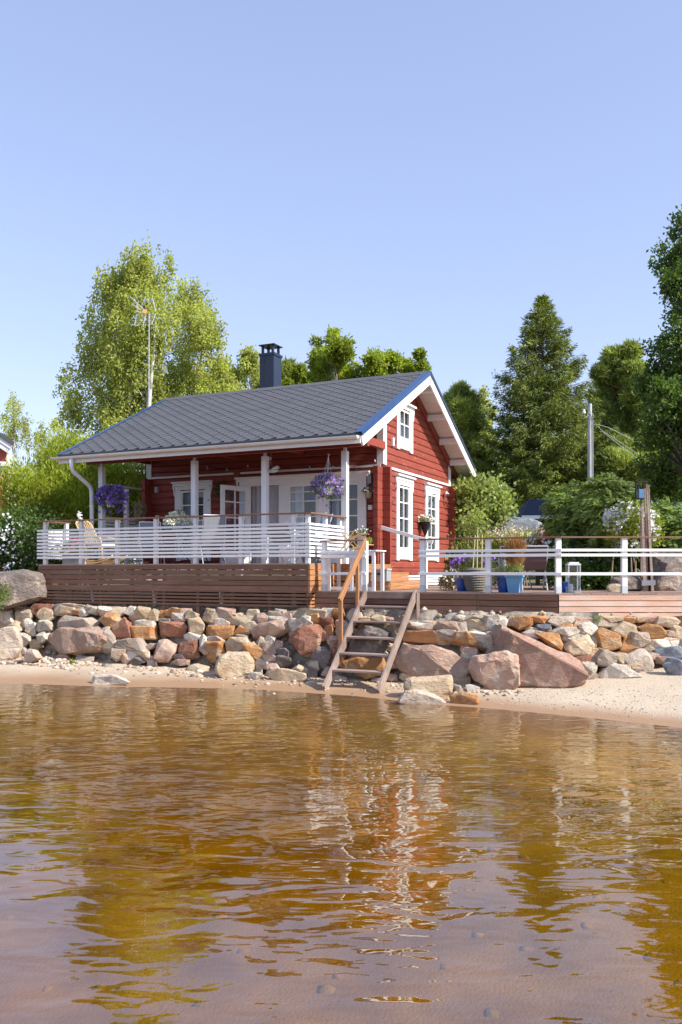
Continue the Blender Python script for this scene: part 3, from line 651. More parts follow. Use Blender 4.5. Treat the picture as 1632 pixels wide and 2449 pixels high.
# ------------------------------------------------------------------ raised (upper) terrace
FU = (C0.copy(), U, V, Z)
UL = -7.067
t = thing('raised_terrace', W(-3.5, 1.8, SB := 1.385), 'raised brown wooden terrace in front of the red cabin with closely boarded skirt', 'terrace')
zt = DU - .02
for i in range(5):                             # wide boards, then open slats
    board('skirt_board', t, W(UL, .012, zt - .052 - i * .109), W(-.012, .012, zt - .052 - i * .109), .024, .097, BROWN)
    board('skirt_board', t, W(-.012, .03, zt - .052 - i * .109), W(-.012, 3.5, zt - .052 - i * .109), .024, .097, ORANGEWOOD)  # right side: same skirt, sunlit orange painted in as its colour
for i in range(5):
    z = 1.690 - i * .0715
    board('skirt_slat', t, W(UL, .012, z), W(-.012, .012, z), .024, .043, BROWN)
    board('skirt_slat', t, W(-.012, .03, z), W(-.012, 3.5, z), .024, .043, ORANGEWOOD)
for i in range(9):
    u0 = UL + .06 + i * (abs(UL) - .12) / 8
    board('joist_post', t, W(u0, .06, 1.2), W(u0, .06, DU - .03), .07, .07, BROWN)
    if i % 2: board('support_post', t, W(u0 + .4, .35, 1.0), W(u0 + .4, .35, DU - .05), .1, .1, GREYP)
for i in range(5):
    board('joist_post', t, W(-.06, .15 + i * .8, 1.2), W(-.06, .15 + i * .8, DU - .03), .07, .07, ORANGEWOOD)  # posts share the side skirt's painted-in sunlit tone
for i in range(29):
    v0 = .065 + i * .1215
    board('floor_board', t, W(UL, v0, DU - .014), W(-.0, v0, DU - .014), .115, .028, DECKTOP)

# ------------------------------------------------------------------ lower terrace
t2 = thing('lower_terrace', Vector((4, 17, 1.3)), 'low wooden terrace right of the cabin with pale new boards past its corner', 'terrace')
EL, ER = (0.0, 4.8107), (BX, 10.0)
def skirt(P, Q, n_out, m, rows):
    for nm, z, h in rows: board(nm, t2, P + Z * z, Q + Z * z, .024, h, m)
rows = [('skirt_board', DL - .03 - .053 - i * .11, .098) for i in range(3)] + [('skirt_slat', DL - .03 - .36 - i * .082, .048) for i in range(3)]
rows1 = [r_ for r_ in rows if r_[1] > DL - .42]
skirt(W(-.02, .251), W(1.05, .251), -V, BROWN, rows)
skirt(W(1.09, .251), W(2.28, .251), -V, BROWN, rows)
skirt(W(2.28, .251), W(3.32, .251), -V, BROWN, rows)
skirt(W(3.325, .251), W(4.80, .251), -V, BROWN, rows1)
rows2 = [('skirt_board', DL - .03 - .05 - i * .103, .091) for i in range(3)] + [('skirt_slat', DL - .03 - .345, .056)]
skirt(Vector((BX + .012, BY + .012, 0)), Vector((6.9, BY + .012, 0)), None, PALEWOOD, rows2)
skirt(Vector((6.905, BY + .012, 0)), Vector((10.0, BY + .012, 0)), None, PALEWOOD, rows2)
for u0 in (.1, 1.07, 2.3, 3.3, 4.2): board('support_post', t2, W(u0, .33, .9), W(u0, .33, DL - .04), .095, .095, BROWN)
for x0 in (4.4, 5.6, 6.8, 8): board('support_post', t2, (x0, BY + .12, .9), (x0, BY + .12, DL - .04), .095, .095, GREYP)
def clip(poly, px, n):
    r = []
    for i in range(len(poly)):
        a, b = poly[i], poly[(i + 1) % len(poly)]; da, db = (a - px).dot(n), (b - px).dot(n)
        if da >= 0: r.append(a)
        if da * db < 0: r.append(a + (b - a) * (da / (da - db)))
    return r
for i in range(64):
    v0 = .239 + i * .1215
    ua, ub = 0.0, 16.0
    if v0 + .12 > 3.45: ua = .12
    poly = [W(ua, v0), W(ub, v0), W(ub, v0 + .116), W(ua, v0 + .116)]
    poly = clip(poly, Vector((BX, BY, 0)), Vector((0, 1, 0))); poly = clip(poly, Vector((10, 0, 0)), Vector((-1, 0, 0)))
    if len(poly) < 3: continue
    MB().prism(Vector((0, 0, DL - .029)), Vector((1, 0, 0)), Vector((0, 1, 0)), Z, [(p.x, p.y) for p in poly], .028).build('floor_board', DECKTOP, t2)

# ------------------------------------------------------------------ railings
r1 = thing('terrace_railing', W(-3.5, .03, DU), 'white slatted railing with thin brown handrail along the raised terrace', 'railing')
def post(par, p, top, base, wd=.07, m=WHITE, rot=U, foot=None):
    board('post', par, Vector((p.x, p.y, base)), Vector((p.x, p.y, top)), wd, wd, m, up=rot)
    if foot: board('post_foot', par, Vector((p.x, p.y, base)), Vector((p.x, p.y, base + foot)), wd + .006, wd + .006, GREYFT, up=rot)
GREYFT = mat('post_foot_grey', (.52, .56, .58), .6, .12, 8, (1, 1, 1), .1, 20, .05)
for px in (117, 207, 302, 400, 501, 614):
    pass
UP_ = [-6.93, -5.86, -4.83, -3.78, -2.75, -1.62, -.40]
for u0 in UP_: post(r1, W(u0, .09), DU + .985, DU + .0, .085)
for i in range(9):
    z = DU + .155 + i * .0785
    board('slat', r1, W(UL - .06, .028, z), W(.0, .028, z), .022, .046, WHITE)
    board('slat', r1, W(UL - .03, .05, z), W(UL - .03, 1.70, z), .022, .046, WHITE)
    if i < 9: board('slat', r1, W(-.015, .05, z), W(-.015, 1.66, z), .022, .046, WHITE)
for v0 in (.85, 1.6): post(r1, W(UL + .06, v0), DU + .985, DU, .085); 
for v0 in (.12, .9, 1.6): post(r1, W(-.09, v0), DU + .985, DU, .085)
HR = mat('handrail_brown', (.22, .115, .075), .5, .2, 4, (.6, 12, 12), .1, 10, .08)
board('handrail', r1, W(UL - .04, .06, DU + 1.0), W(.04, .06, DU + 1.0), .12, .028, HR)
board('handrail', r1, W(UL + .03, .122, DU + 1.0), W(UL + .03, 1.75, DU + 1.0), .12, .028, HR)
board('handrail', r1, W(-.02, .122, DU + 1.0), W(-.02, 1.72, DU + 1.0), .12, .028, HR)

r2 = thing('lower_railing', W(3.5, .3, DL), 'white three board railing with brown handrail round the low terrace', 'railing')
def low_rail(P, Q, posts, m=WHITE, out=None):
    d = (Q - P).normalized(); n = Vector((d.y, -d.x, 0))          # towards the lake
    for z, h in ((.765, .048), (.678, .05), (.345, .052)):
        board('rail', r2, P + n * .012 + Z * (DL + z), Q + n * .012 + Z * (DL + z), .022, h, m)
    board('handrail', r2, P - n * .03 + Z * (DL + .995), Q - n * .03 + Z * (DL + .995), .11, .026, HR)
    for s in posts: post(r2, P + d * s - n * .05, DL + .98, DL, .095, m, n, .13)
nV = -V
low_rail(W(.12, .262), W(1.10, .262), [.06, .95])
low_rail(W(2.2, .262), W(4.86, .262), [.06, 1.33])
low_rail(Vector((BX + .02, BY + .05, 0)), Vector((10.0, BY + .05, 0)), [0.0, 1.17, 2.28, 3.4, 4.6])

# ------------------------------------------------------------------ stairs to the beach
s1 = thing('beach_stairs', W(1.64, -.7, .05), 'steep weathered grey wooden stairs from the low terrace to the beach', 'stairs')
SA, SB2 = Vector((0, 0)), None
def sp(u, s): return W(u, .235 - s * 1.86, 1.70 - s * 1.66)     # s 0 top .. 1 foot
for u0 in (1.13, 2.15):
    q0, q1 = sp(u0, -.0), sp(u0, 1.0)
    board('stringer', s1, q0, q1, .048, .16, GREYWOOD)
for i in range(5):
    z = 1.70 - .272 * (i + 1); s = (1.70 - z) / 1.66; p = sp(0, s)
    d = Vector((0, 0, 0))
    board('tread', s1, W(1.16, .235 - s * 1.86 + .02, z), W(2.12, .235 - s * 1.86 + .02, z), .21, .035, GREYWOOD)
    for u0 in (1.175, 2.105): board('cleat', s1, W(u0, .235 - s * 1.86 - .06, z - .045), W(u0, .235 - s * 1.86 + .1, z - .045), .035, .05, GREYWOOD)
board('top_board', s1, W(1.10, .222, 1.64), W(2.18, .222, 1.64), .03, .13, GREYWOOD)
board('stair_post', s1, W(2.20, .2, .98), W(2.20, .2, 1.70), .09, .06, GREYWOOD)
board('handrail_post', s1, W(1.085, -.86, .42), W(1.085, -.86, 1.62), .05, .075, ORANGEWOOD, up=U)
board('handrail_post', s1, W(1.085, -.10, 1.12), W(1.085, -.10, 2.25), .05, .06, ORANGEWOOD, up=U)
board('handrail', s1, W(1.085, -.90, 1.56), W(1.085, .30, 2.72), .05, .115, ORANGEWOOD)
board('brace_board', s1, W(1.60, -.50, .30), W(1.60, -.42, 1.02), .05, .07, ORANGEWOOD, up=U)

# ------------------------------------------------------------------ broad steps between the terraces
s2 = thing('entrance_steps', W(.6, 2.2, DL), 'broad oiled wooden box steps between the two terraces by the cabin corner', 'steps')
for (a0, a1, zt_, v0, v1) in ((0.0, .42, 2.26, 1.15, 3.32), (0.0, .86, 2.08, 1.15, 3.32), (0.0, 1.26, 1.9, 1.15, 3.32)):
    for j in range(2):
        zc = zt_ - .03 - .038 - j * .077
        board('riser_board', s2, W(a1 - .012, v0 + .02, zc), W(a1 - .012, v1, zc), .022, .073, ORANGEWOOD)
        board('riser_board', s2, W(a0, v0 + .008, zc), W(a1 - .024, v0 + .008, zc), .022, .073, ORANGEWOOD)
    nb = max(1, int(round((a1 - a0) / .11)))
    for j in range(nb):
        if a0 + j * (a1 - a0) / nb < a1 - .50: continue
        uu = a0 + (j + .5) * (a1 - a0) / nb
        board('tread_board', s2, W(uu, v0 - .01, zt_ - .014), W(uu, v1, zt_ - .014), (a1 - a0) / nb - .006, .026, ORANGEWOOD)
board('step_rail', s2, W(.16, 3.36, DU + .86), W(1.42, 3.36, DU + .50), .045, .085, WHITE)
board('step_post', s2, W(1.23, 3.40, DL), W(1.23, 3.40, DU + .54), .08, .08, WHITE, up=U)
# ------------------------------------------------------------------ the cabin
E_ = EYE
house = thing('log_cabin', W(-3.3, 6.2, DU), 'red log cabin with white trim, dark grey shingle roof and a covered porch', 'house')
UG, VF, UW, VB = .10, 3.59, -6.70, 8.72        # gable wall, front wall, far wall, back wall
RV, RZ, SL = 5.30, 7.08, .498                   # ridge line and roof pitch
VE, VEB = 1.0, 9.62                             # eaves
UR0, UR1 = -7.40, .68                           # roof ends
def roof_z(v): return RZ - SL * abs(v - RV)
ang = math.atan(SL)
NSf = (-V * math.sin(ang) + Z * math.cos(ang)); SSf = (V * math.cos(ang) + Z * math.sin(ang))
NSb = (V * math.sin(ang) + Z * math.cos(ang)); SSb = (-V * math.cos(ang) + Z * math.sin(ang))
LEN = (RV - VE) / math.cos(ang)

# logs: one object per course and segment
_log = {}
def log_mesh(L, h, m):
    k = (round(L, 2), round(h, 3), m.name)
    if k in _log: return _log[k]
    g, c = .018, .028
    pr = [(.0, 0), (-g, c), (-g, h - c), (0, h), (.10, h), (.10, 0)]       # y towards the inside
    pr = [(.006, 0)] + [(-g, c), (-g, h - c), (.006, h), (.09, h), (.09, 0)]
    n = len(pr); vs = [(-L / 2, y, z) for y, z in pr] + [(L / 2, y, z) for y, z in pr]
    fs = [tuple(range(n)), tuple(range(n, 2 * n))[::-1]] + [(i, n + i, n + (i + 1) % n, (i + 1) % n) for i in range(n)]
    me = bpy.data.meshes.new('log'); me.from_pydata(vs, [], fs); me.update(); me.materials.append(m); _log[k] = me; return me
def log(a0, a1, z, h, wallid, m):
    o = bpy.data.objects.new('wall_log', log_mesh(a1 - a0, h, m)); mid = (a0 + a1) / 2
    if wallid == 'gable': o.location = W(UG, mid, z) - house.location; o.rotation_euler.z = R(90) - TH
    elif wallid == 'front': o.location = W(mid, VF, z) - house.location; o.rotation_euler.z = -TH
    elif wallid == 'left': o.location = W(UW, mid, z) - house.location; o.rotation_euler.z = R(-90) - TH
    elif wallid == 'back': o.location = W(mid, VB, z) - house.location; o.rotation_euler.z = R(180) - TH
    link(o, house)
H = .1705
BELT = 4.56
def course(z, h, a0, a1, openings, wid, m):
    segs = [(a0, a1)]
    for (p, q, z0, z1) in openings:
        if min(z + h, z1) - max(z, z0) > .02:
            ns = []
            for (s, e) in segs:
                if q <= s or p >= e: ns.append((s, e)); continue
                if p - s > .03: ns.append((s, p))
                if e - q > .03: ns.append((q, e))
            segs = ns
    for s, e in segs: log(s, e, z, h, wid, m)
GOP = [(4.52, 5.37, 2.60, 4.26), (6.64, 7.49, 2.60, 4.24), (4.56, 5.41, 5.33, 6.17)]
FOP = [(-5.66, -4.80, 2.60, 4.27), (-3.55, -.38, 2.26, 4.27)]
nlow = 14; z0 = BELT - nlow * H
zs = [z0 + i * H for i in range(nlow)]
for z in zs:
    course(z, H, VF, VB, GOP, 'gable', RED); course(z, H, UW, UG, FOP, 'front', REDF)
    log(VF, VB, z, H, 'left', REDF)
course(z0 - H, H, VF, VB, [], 'gable', RED)
course(z0 - 2 * H, H, VF, VB, [], 'gable', RED)
z = BELT
while z < RZ - .35:
    hv = (RZ - .16 - z - H * .55) / SL
    a0, a1 = max(VF, RV - hv), min(VB, RV + hv)
    if a1 - a0 > .25:
        course(z, H, a0, a1, GOP, 'gable', RED)
        if z < 6.0: log(a0, a1, z, H, 'left', REDF)
    if z + H < roof_z(VF) - .10: log(UW, UG, z, H, 'front', REDF)
    z += H
# crossing log ends at the corners
for k, z in enumerate(zs + [z0 - H]):
    def end(c, rx, ry, m):
        o = bpy.data.objects.new('log_end', unit_box(rx, ry, H - .006, m)); o.location = c + Z * (z + H / 2) - house.location; o.rotation_euler.z = -TH; link(o, house)
    end(W(UG - .055, VF - .16), .11, .28, RED)          # gable log running past the front wall
    end(W(UG + .10, VF + .055), .18, .11, RED)          # front log running past the gable wall
    end(W(UG + .10, VB - .055), .18, .11, RED)
    if k % 1 == 0: end(W(UW + .055, VF - .14), .11, .26, REDF)
# room behind the walls
mb = MB(); fr_ = (C0.copy(), U, V, Z)
mb.fb(fr_, UW + .12, UG - .12, VF + .85, VF + .87, DU, 4.9); mb.fb(fr_, UG - .62, UG - .60, VF + .2, VB - .2, DU, 6.3)
mb.fb(fr_, UW + .1, UG - .1, VF + .1, VB - .1, DU - .04, DU - .01); mb.fb(fr_, UW + .1, UG - .1, VF + .1, VB - .1, 4.62, 4.66)
mb.build('room_lining', mat('room_lining', (.22, .22, .23), .9, .1, 3, (1, 1, 1), 0, 10, 0), house)

GF = (W(UG, 0, 0), V, U, Z)                    # gable wall frame: along, out, up
FF = (W(0, VF, 0), U, -V, Z)                   # front wall frame
# belt boards and corner boards
m = MB(); m.fb(GF, VF + .30, VB + .02, .014, .055, 4.545, 4.60); m.build('belt_board', WHITE, house)
m = MB(); m.fb(FF, UW + .02, -3.98, .014, .05, 4.565, 4.615); m.build('belt_board', WHITE, house)
m = MB(); m.fb(FF, -3.78, UG - .03, .014, .05, 4.565, 4.615); m.build('belt_board', WHITE, house)
m = MB(); m.fb(GF, VF - .012, VF + .17, .014, .04, 4.62, roof_z(VF) - .12); m.build('corner_board', WHITE, house)
m = MB(); m.fb(FF, UG - .13, UG + .038, .014, .036, 4.62, roof_z(VF) - .14); m.build('corner_board', WHITE, house)
m = MB(); m.fb(GF, VB - .17, VB + .02, .014, .04, 4.61, roof_z(VB) - .1); m.build('corner_board', WHITE, house)
m = MB(); m.fb(FF, UW - .02, UW + .14, .014, .036, 4.62, roof_z(VF) - .14); m.build('corner_board', WHITE, house)
m = MB(); m.fb(FF, -3.96, -3.80, .0, .045, 4.28, 4.70); m.build('log_joint_cover', REDT, house)

# windows: trim > frame bars, pane, blind
BLIND = mat('blind_slats', (.62, .63, .62), .6, .05, 3, (1, 1, 1), 0, 10, 0)
def window(F, a0, a1, z0, z1, cols, bars, trim=.19, legs=.28, head=.27, blind=True, apron=True):
    O, a, n, c = F
    m = MB(); t0, t1 = a0 - trim, a1 + trim
    m.fb(F, t0, a0 - .0, .016, .05, z0 - legs, z1 + .02)                      # side boards
    m.fb(F, a1 + .0, t1, .016, .05, z0 - legs, z1 + .02)
    m.fb(F, a0, a1, .016, .046, z0 - .10, z0)
    if apron: m.fb(F, a0, a1, .016, .044, z0 - .25, z0 - .125); m.fb(F, a0, a1, .012, .02, z0 - .13, z0 - .095)
    fr = m.build('window', WHITE, house)
    m = MB()                                                                   # crown: three stepped boards and a shaped ear either side
    zt = z1 + head
    m.fb(F, t0 + .02, t1 - .02, .016, .056, z1 + .022, z1 + head * .50); m.fb(F, t0 + .0, t1 - .0, .016, .075, z1 + head * .52, z1 + head * .80)
    m.fb(F, t0 - .07, t1 + .07, .014, .125, zt - .045, zt)
    for s, e in ((t0, -1), (t1, 1)):
        prof = [(0, zt - .046), (e * .055, zt - .046), (e * .055, zt - .17), (e * .03, zt - .25), (e * .03, zt - .33), (0, zt - .38)]
        m.prism(O + a * s + n * .016, a, c, n, prof, .05)
    m.build('window_crown', WHITE, fr)
    m = MB(); fw = .045
    m.fb(F, a0, a0 + fw, -.03, .03, z0, z1); m.fb(F, a1 - fw, a1, -.03, .03, z0, z1)
    m.fb(F, a0 + fw, a1 - fw, -.03, .03, z0, z0 + fw); m.fb(F, a0 + fw, a1 - fw, -.03, .03, z1 - fw, z1)
    m.build('sash', WHITE, fr)
    for k in range(1, cols):
        x = a0 + (a1 - a0) * k / cols; m = MB(); m.fb(F, x - .016, x + .016, -.016, .022, z0 + fw, z1 - fw); m.build('glazing_bar', WHITE, fr)
    for zb in bars:
        m = MB(); m.fb(F, a0 + fw, a1 - fw, -.014, .020, zb - .016, zb + .016); m.build('glazing_bar', WHITE, fr)
    m = MB(); m.add([O + a * (a0 + fw) + c * (z0 + fw) + n * -.004, O + a * (a1 - fw) + c * (z0 + fw) + n * -.004, O + a * (a1 - fw) + c * (z1 - fw) + n * -.004, O + a * (a0 + fw) + c * (z1 - fw) + n * -.004], [(0, 1, 2, 3)])
    m.build('pane', GLASS, fr)
    if blind:
        m = MB(); zz = z0 + .06
        while zz < z1 - (.2 if blind == 'low' else .05):
            m.box(O + a * (a0 + .05) + n * -.075 + c * zz, a * (a1 - a0 - .10), n * .022 + c * .012, c * .003); zz += .042
        tag(m.build('blind', BLIND, fr), kind='stuff')
    return fr
window(GF, 4.58, 5.31, 2.65, 4.21, 2, (3.81, 3.42, 3.03))
window(GF, 6.70, 7.43, 2.65, 4.19, 2, (3.80, 3.41, 3.02))
window(GF, 4.62, 5.35, 5.39, 6.12, 2, (5.755,), head=.18, legs=.29)
window(FF, -5.60, -4.86, 2.65, 4.21, 2, (3.83, 3.43, 3.03), head=.24, blind='low')

# glazed front: mullions, curtain opening, window, door
m = MB()
m.fb(FF, -3.80, -3.47, .014, .05, 2.27, 4.24); m.fb(FF, -2.66, -2.40, .014, .055, 2.27, 4.24); m.fb(FF, -1.58, -1.36, .014, .05, 2.27, 4.24)
m.fb(FF, -.46, -.30, .014, .05, 2.27, 4.24); m.fb(FF, -2.40, -1.58, .014, .045, 2.27, 2.62)
m.fb(FF, -3.80, -.30, .014, .055, 4.242, 4.36); m.fb(FF, -3.84, -.26, .014, .075, 4.362, 4.43); m.fb(FF, -3.90, -.20, .012, .13, 4.432, 4.475)
gf = m.build('glazed_front', WHITE, house)
for s, e in ((-3.84, -1), (-.26, 1)):
    MB().prism(W(s, VF) - V * .016, U, Z, -V, [(0, 4.43), (e * .05, 4.43), (e * .05, 4.33), (e * .025, 4.26), (e * .025, 4.18), (0, 4.12)], .05).build('bracket_ear', WHITE, gf)
def leaf(F, a0, a1, z0, z1, st, cols, bars, name='door', kick=.0, par=house):
    O, a, n, c = F; m = MB()
    m.fb(F, a0, a0 + st, -.025, .03, z0, z1); m.fb(F, a1 - st, a1, -.025, .03, z0, z1)
    m.fb(F, a0 + st, a1 - st, -.025, .03, z1 - st, z1); m.fb(F, a0 + st, a1 - st, -.025, .03, z0, z0 + st + kick)
    d = m.build(name, WHITE, par)
    for k in range(1, cols):
        x = a0 + st + (a1 - a0 - 2 * st) * k / cols; q = MB(); q.fb(F, x - .015, x + .015, -.012, .02, z0 + st + kick, z1 - st); q.build('glazing_bar', WHITE, d)
    for zb in bars: q = MB(); q.fb(F, a0 + st, a1 - st, -.011, .018, zb - .015, zb + .015); q.build('glazing_bar', WHITE, d)
    q = MB(); zl = z0 + st + kick
    q.add([O + a * x + c * z_ for x, z_ in ((a0 + st, zl), (a1 - st, zl), (a1 - st, z1 - st), (a0 + st, z1 - st))], [(0, 1, 2, 3)]); q.build('pane', GLASS, d)
    return d
leaf(FF, -2.40, -1.58, 2.62, 4.24, .055, 2, (4.05, 3.82, 3.44, 3.05), 'window')
dr = leaf(FF, -1.36, -.46, 2.30, 4.24, .075, 1, (3.82, 3.43, 3.05), 'door', kick=.28)
q = MB(); q.fb(FF, -.94, -.90, -.02, .032, 2.6, 4.17); q.build('glazing_bar', WHITE, dr)
# the leaf that stands open
hinge = W(-3.56, VF - .02); dirn = (Vector((-.60, -.72, 0))).normalized()
nrm = Vector((dirn.y, -dirn.x, 0)); nrm = nrm if nrm.dot(Vector((0, -1, 0))) > 0 else -nrm
od = leaf((hinge, dirn, nrm, Z), 0.0, .92, 2.30, 4.22, .11, 2, (3.82, 3.43, 3.05), 'open_door', kick=.2)
tag(od, 'open white glazed door leaf')
q = MB(); q.tube([hinge + dirn * .86 + nrm * .03 + Z * 3.2, hinge + dirn * .86 + nrm * .07 + Z * 3.2, hinge + dirn * .76 + nrm * .07 + Z * 3.2], .009, 6); q.build('door_handle', STEEL, od)
# pleated curtains
CURT = mat('curtain_cloth', (.50, .49, .52), .9, .06, 4, (1, 1, 1), .05, 20, .05)
CURTW = mat('sheer_cloth', (.72, .74, .78), .9, .04, 4, (1, 1, 1), .05, 20, .05)
def curtain(a0, a1, z0, z1, back, cm, amp=.03, n=46):
    vs, fs = [], []
    for i in range(n + 1):
        s = i / n; x = a0 + (a1 - a0) * s; y = back + amp * math.sin(s * n * .62) + .012 * math.sin(s * 13)
        vs += [W(x, VF + y, z0), W(x + .01 * math.sin(s * 9), VF + y, z1)]
    fs = [(2 * i, 2 * i + 2, 2 * i + 3, 2 * i + 1) for i in range(n)]
    MB().add(vs, fs).build('curtain', cm, house, smooth=True)
curtain(-3.49, -2.64, 2.27, 4.25, .07, CURT)
curtain(-2.42, -2.05, 2.3, 4.25, .16, CURTW, .02, 20); curtain(-1.75, -1.56, 2.3, 4.25, .16, CURTW, .02, 14)
curtain(-5.62, -5.25, 2.6, 4.25, .14, CURTW, .02, 20)
curtain(-1.3, -1.12, 2.3, 4.25, .16, CURTW, .02, 12)

# white slatted plinth under the gable wall
for i in range(4): board('plinth_slat', house, W(UG + .06, VF + 1.05, DL + .05 + i * .072), W(UG + .06, VB - .1, DL + .05 + i * .072), .02, .052, WHITE)
m = MB(); m.fb((C0.copy(), U, V, Z), UW + .1, UG - .02, VF + .05, VB - .05, 1.4, z0 - 2 * H + .005); m.build('foundation', mat('foundation', (.25, .25, .25), .9, .2, 5, (1, 1, 1), .2, 20, 0), house)

# ------------------------------------------------------------------ roof: deck, rafters, shingle strips
rf = MB()
fy = (W(0, RV, RZ), U, -SSf, NSf)
rf.fb((W(0, VE, roof_z(VE)), U, SSf, NSf), UR0 + .02, UR1 - .03, .02, LEN, -.075, -.012)
LB = (VEB - RV) / math.cos(ang)
rf.fb((W(0, VEB, roof_z(VEB)), U, SSb, NSb), UR0 + .02, UR1 - .03, .02, LB, -.075, -.006)
roof = rf.build('roof', mat('roof_boards', (.20, .06, .045), .7, .15, 4, (1, 10, 10), .1, 20, 0), house)
back = MB(); back.fb((W(0, VEB, roof_z(VEB)), U, SSb, NSb), UR0, UR1 - .01, 0, LB, -.005, .012); back.build('back_slope', SHINGLE, roof)
ROWS, EXP = 33, LEN / 33
_sh = {}
def strip_mesh(x0, x1, off):
    k = (round(x0, 3), round(x1, 3), off)
    tabw = .333; prof = []
    def edge(x):                                # wavy lower edge of hexagon tabs
        s = ((x + off * tabw / 2) % tabw) / tabw
        s = abs(s - .5) * 2                     # 1 at the joint, 0 mid tab
        return .135 * min(1, max(0, (s - .44) / .50))
    bps = sorted({x0, x1} | {round(j * tabw - off * tabw / 2 + d * tabw, 4) for j in range(-1, 40) for d in (.085, .31, .69, .915) if x0 < j * tabw - off * tabw / 2 + d * tabw < x1})
    lo = [(x, edge(x)) for x in bps]; top = EXP * 2 - .01; th = .0055
    vs = []
    for x, y in lo: vs += [(x, y, .0042), (x, y, .0042 + th), (x, top, -.002), ]
    fs = []
    for i in range(len(lo) - 1):
        a, b = 3 * i, 3 * i + 3
        fs += [(a + 1, b + 1, b + 2, a + 2), (a, b, b + 1, a + 1)]
    return vs, fs
FR = (W(0, VE, roof_z(VE)), U, SSf, NSf); RM = Matrix((U, SSf, NSf)).transposed().to_euler()
def shingle_row(r, x, L, off, nm='shingle'):
    key = (round(L, 2), off)
    if key not in _sh:
        vs, fs = strip_mesh(0, L, off); me = bpy.data.meshes.new('shingle'); me.from_pydata(vs, [], fs); me.update(); me.materials.append(SHINGLE); _sh[key] = me
    o = bpy.data.objects.new(nm, _sh[key]); p = FR[0] + U * x + SSf * (r * EXP) + NSf * (.002 + .0012 * rnd.random()); o.location = p - wloc(roof); o.rotation_euler = RM
    link(o, roof)
for r in range(ROWS):
    x = UR0 + .02; off = r % 2
    first = .666 if r % 3 == 0 else (.999 if r % 3 == 1 else .333)
    L = first
    while x < UR1 - .14:
        L = min(L, UR1 - .12 - x)
        if L < .12: break
        shingle_row(r, x, L, off); x += L; L = .999
# ridge cap, edge flashing, bargeboards, fascia
m = MB(); m.prism(W(UR0, RV, RZ), V, Z, U, [(-.16, -.085), (0, .026), (.16, -.085), (.16, -.06), (0, .05), (-.16, -.06)], UR1 - .08 - UR0); m.build('ridge_cap', SHINGLE, roof)
for (F, L) in ((FR, LEN), ((W(0, VEB, roof_z(VEB)), U, SSb, NSb), LB)):
    m = MB(); m.fb(F, UR1 - .135, UR1 + .02, -.02, L + .02, .021, .034); m.fb(F, UR1 + .021, UR1 + .034, -.02, L + .02, -.055, .034); m.build('edge_flashing', SKYTINTM if F is FR else NAVY, roof)
    m = MB(); m.fb(F, UR0 - .015, UR0 + .10, -.02, L + .02, .021, .032); m.build('edge_flashing', SKYTINTM, roof)
    m = MB(); m.fb(F, UR1 - .03, UR1 + .012, -.03, L + .045, -.265, -.06); m.build('bargeboard', WHITE, roof)
    m = MB(); m.fb(F, UR0 - .012, UR0 + .02, -.03, L + .02, -.22, -.02); m.build('bargeboard', WHITE, roof)
    # white boarded soffit under the gable overhang
    m = MB()
    nsf = int(L / .145)
    for i in range(nsf): m.fb(F, UG + .02, UR1 - .035, i * L / nsf + .004, (i + 1) * L / nsf - .003, -.105, -.082)
    m.build('soffit', WHITE, roof)
    m = MB(); m.fb(F, UG + .02, UG + .07, .2, L - .02, -.30, -.106); m.build('gable_rafter', REDT, roof)
for v_, dz in ((RV + .28, 0), (RV + 1.34, 0), (RV + 2.34, 0), (RV + 3.28, 0), (RV - 1.3, 0), (RV - 2.6, 0)):
    zt = roof_z(v_) - .115; m = MB(); m.fb((C0.copy(), U, V, Z), UG + .015, UR1 - .04, v_ - .05, v_ + .06, zt - .19, zt - .03); m.build('purlin', WHITE, roof)
m = MB(); m.fb((C0.copy(), U, V, Z), UR0, UR1 - .02, VE + .0, VE + .025, roof_z(VE) - .21, roof_z(VE) - .045); m.build('fascia', WHITE, roof)
m = MB(); m.fb((C0.copy(), U, V, Z), UR0, UR1 - .02, VEB - .025, VEB, roof_z(VEB) - .17, roof_z(VEB) - .045); m.fb((C0.copy(), U, V, Z), UG + .02, UR1 - .04, VEB - .40, VEB - .03, roof_z(VEB) - .19, roof_z(VEB) - .16); m.build('fascia', WHITE, roof)
m = MB(); m.fb(FR, UR0, UR1 - .02, -.035, .03, -.035, .009); m.build('drip_edge', BLACK, roof)
# gutters
def gutter(u0, u1, v, z, nm='gutter'):
    m = MB(); n = 9; r = .065; b = 0
    for uu in (u0, u1):
        for rr in (r, r - .008):
            for k in range(n):
                a = math.pi + math.pi * k / (n - 1); m.v.append(W(uu, v + rr * math.cos(a), z + rr * math.sin(a)))
    for k in range(n - 1):
        m.f += [(k, k + 1, 2 * n + k + 1, 2 * n + k), (n + k + 1, n + k, 3 * n + k, 3 * n + k + 1)]
    for k0 in (0, n - 1): m.f.append((k0, 2 * n + k0, 3 * n + k0, n + k0))
    for e in (0, 2 * n):
        m.f += [(e + k, e + k + 1, e + n + k + 1, e + n + k) for k in range(n - 1)]; m.f.append(tuple(e + k for k in range(n)))
    return m.build(nm, WHITE, roof)
gutter(UR0 - .14, UR1 - .04, VE - .072, roof_z(VE) - .06)
gutter(UR0 - .1, UR1 + .02, VEB + .072, roof_z(VEB) - .07)
gz = roof_z(VE) - .11
dpp = [W(-6.93, VE - .06, gz), W(-6.93, VE - .06, gz - .22), W(-6.92, VE - .03, gz - .30), W(-6.85, 1.45, gz - .60), W(-6.84, 1.53, gz - .70), W(-6.84, 1.55, gz - .85), W(-6.84, 1.55, DU)]
MB().tube(dpp, .052, 10).build('downpipe', WHITE, roof, smooth=True)
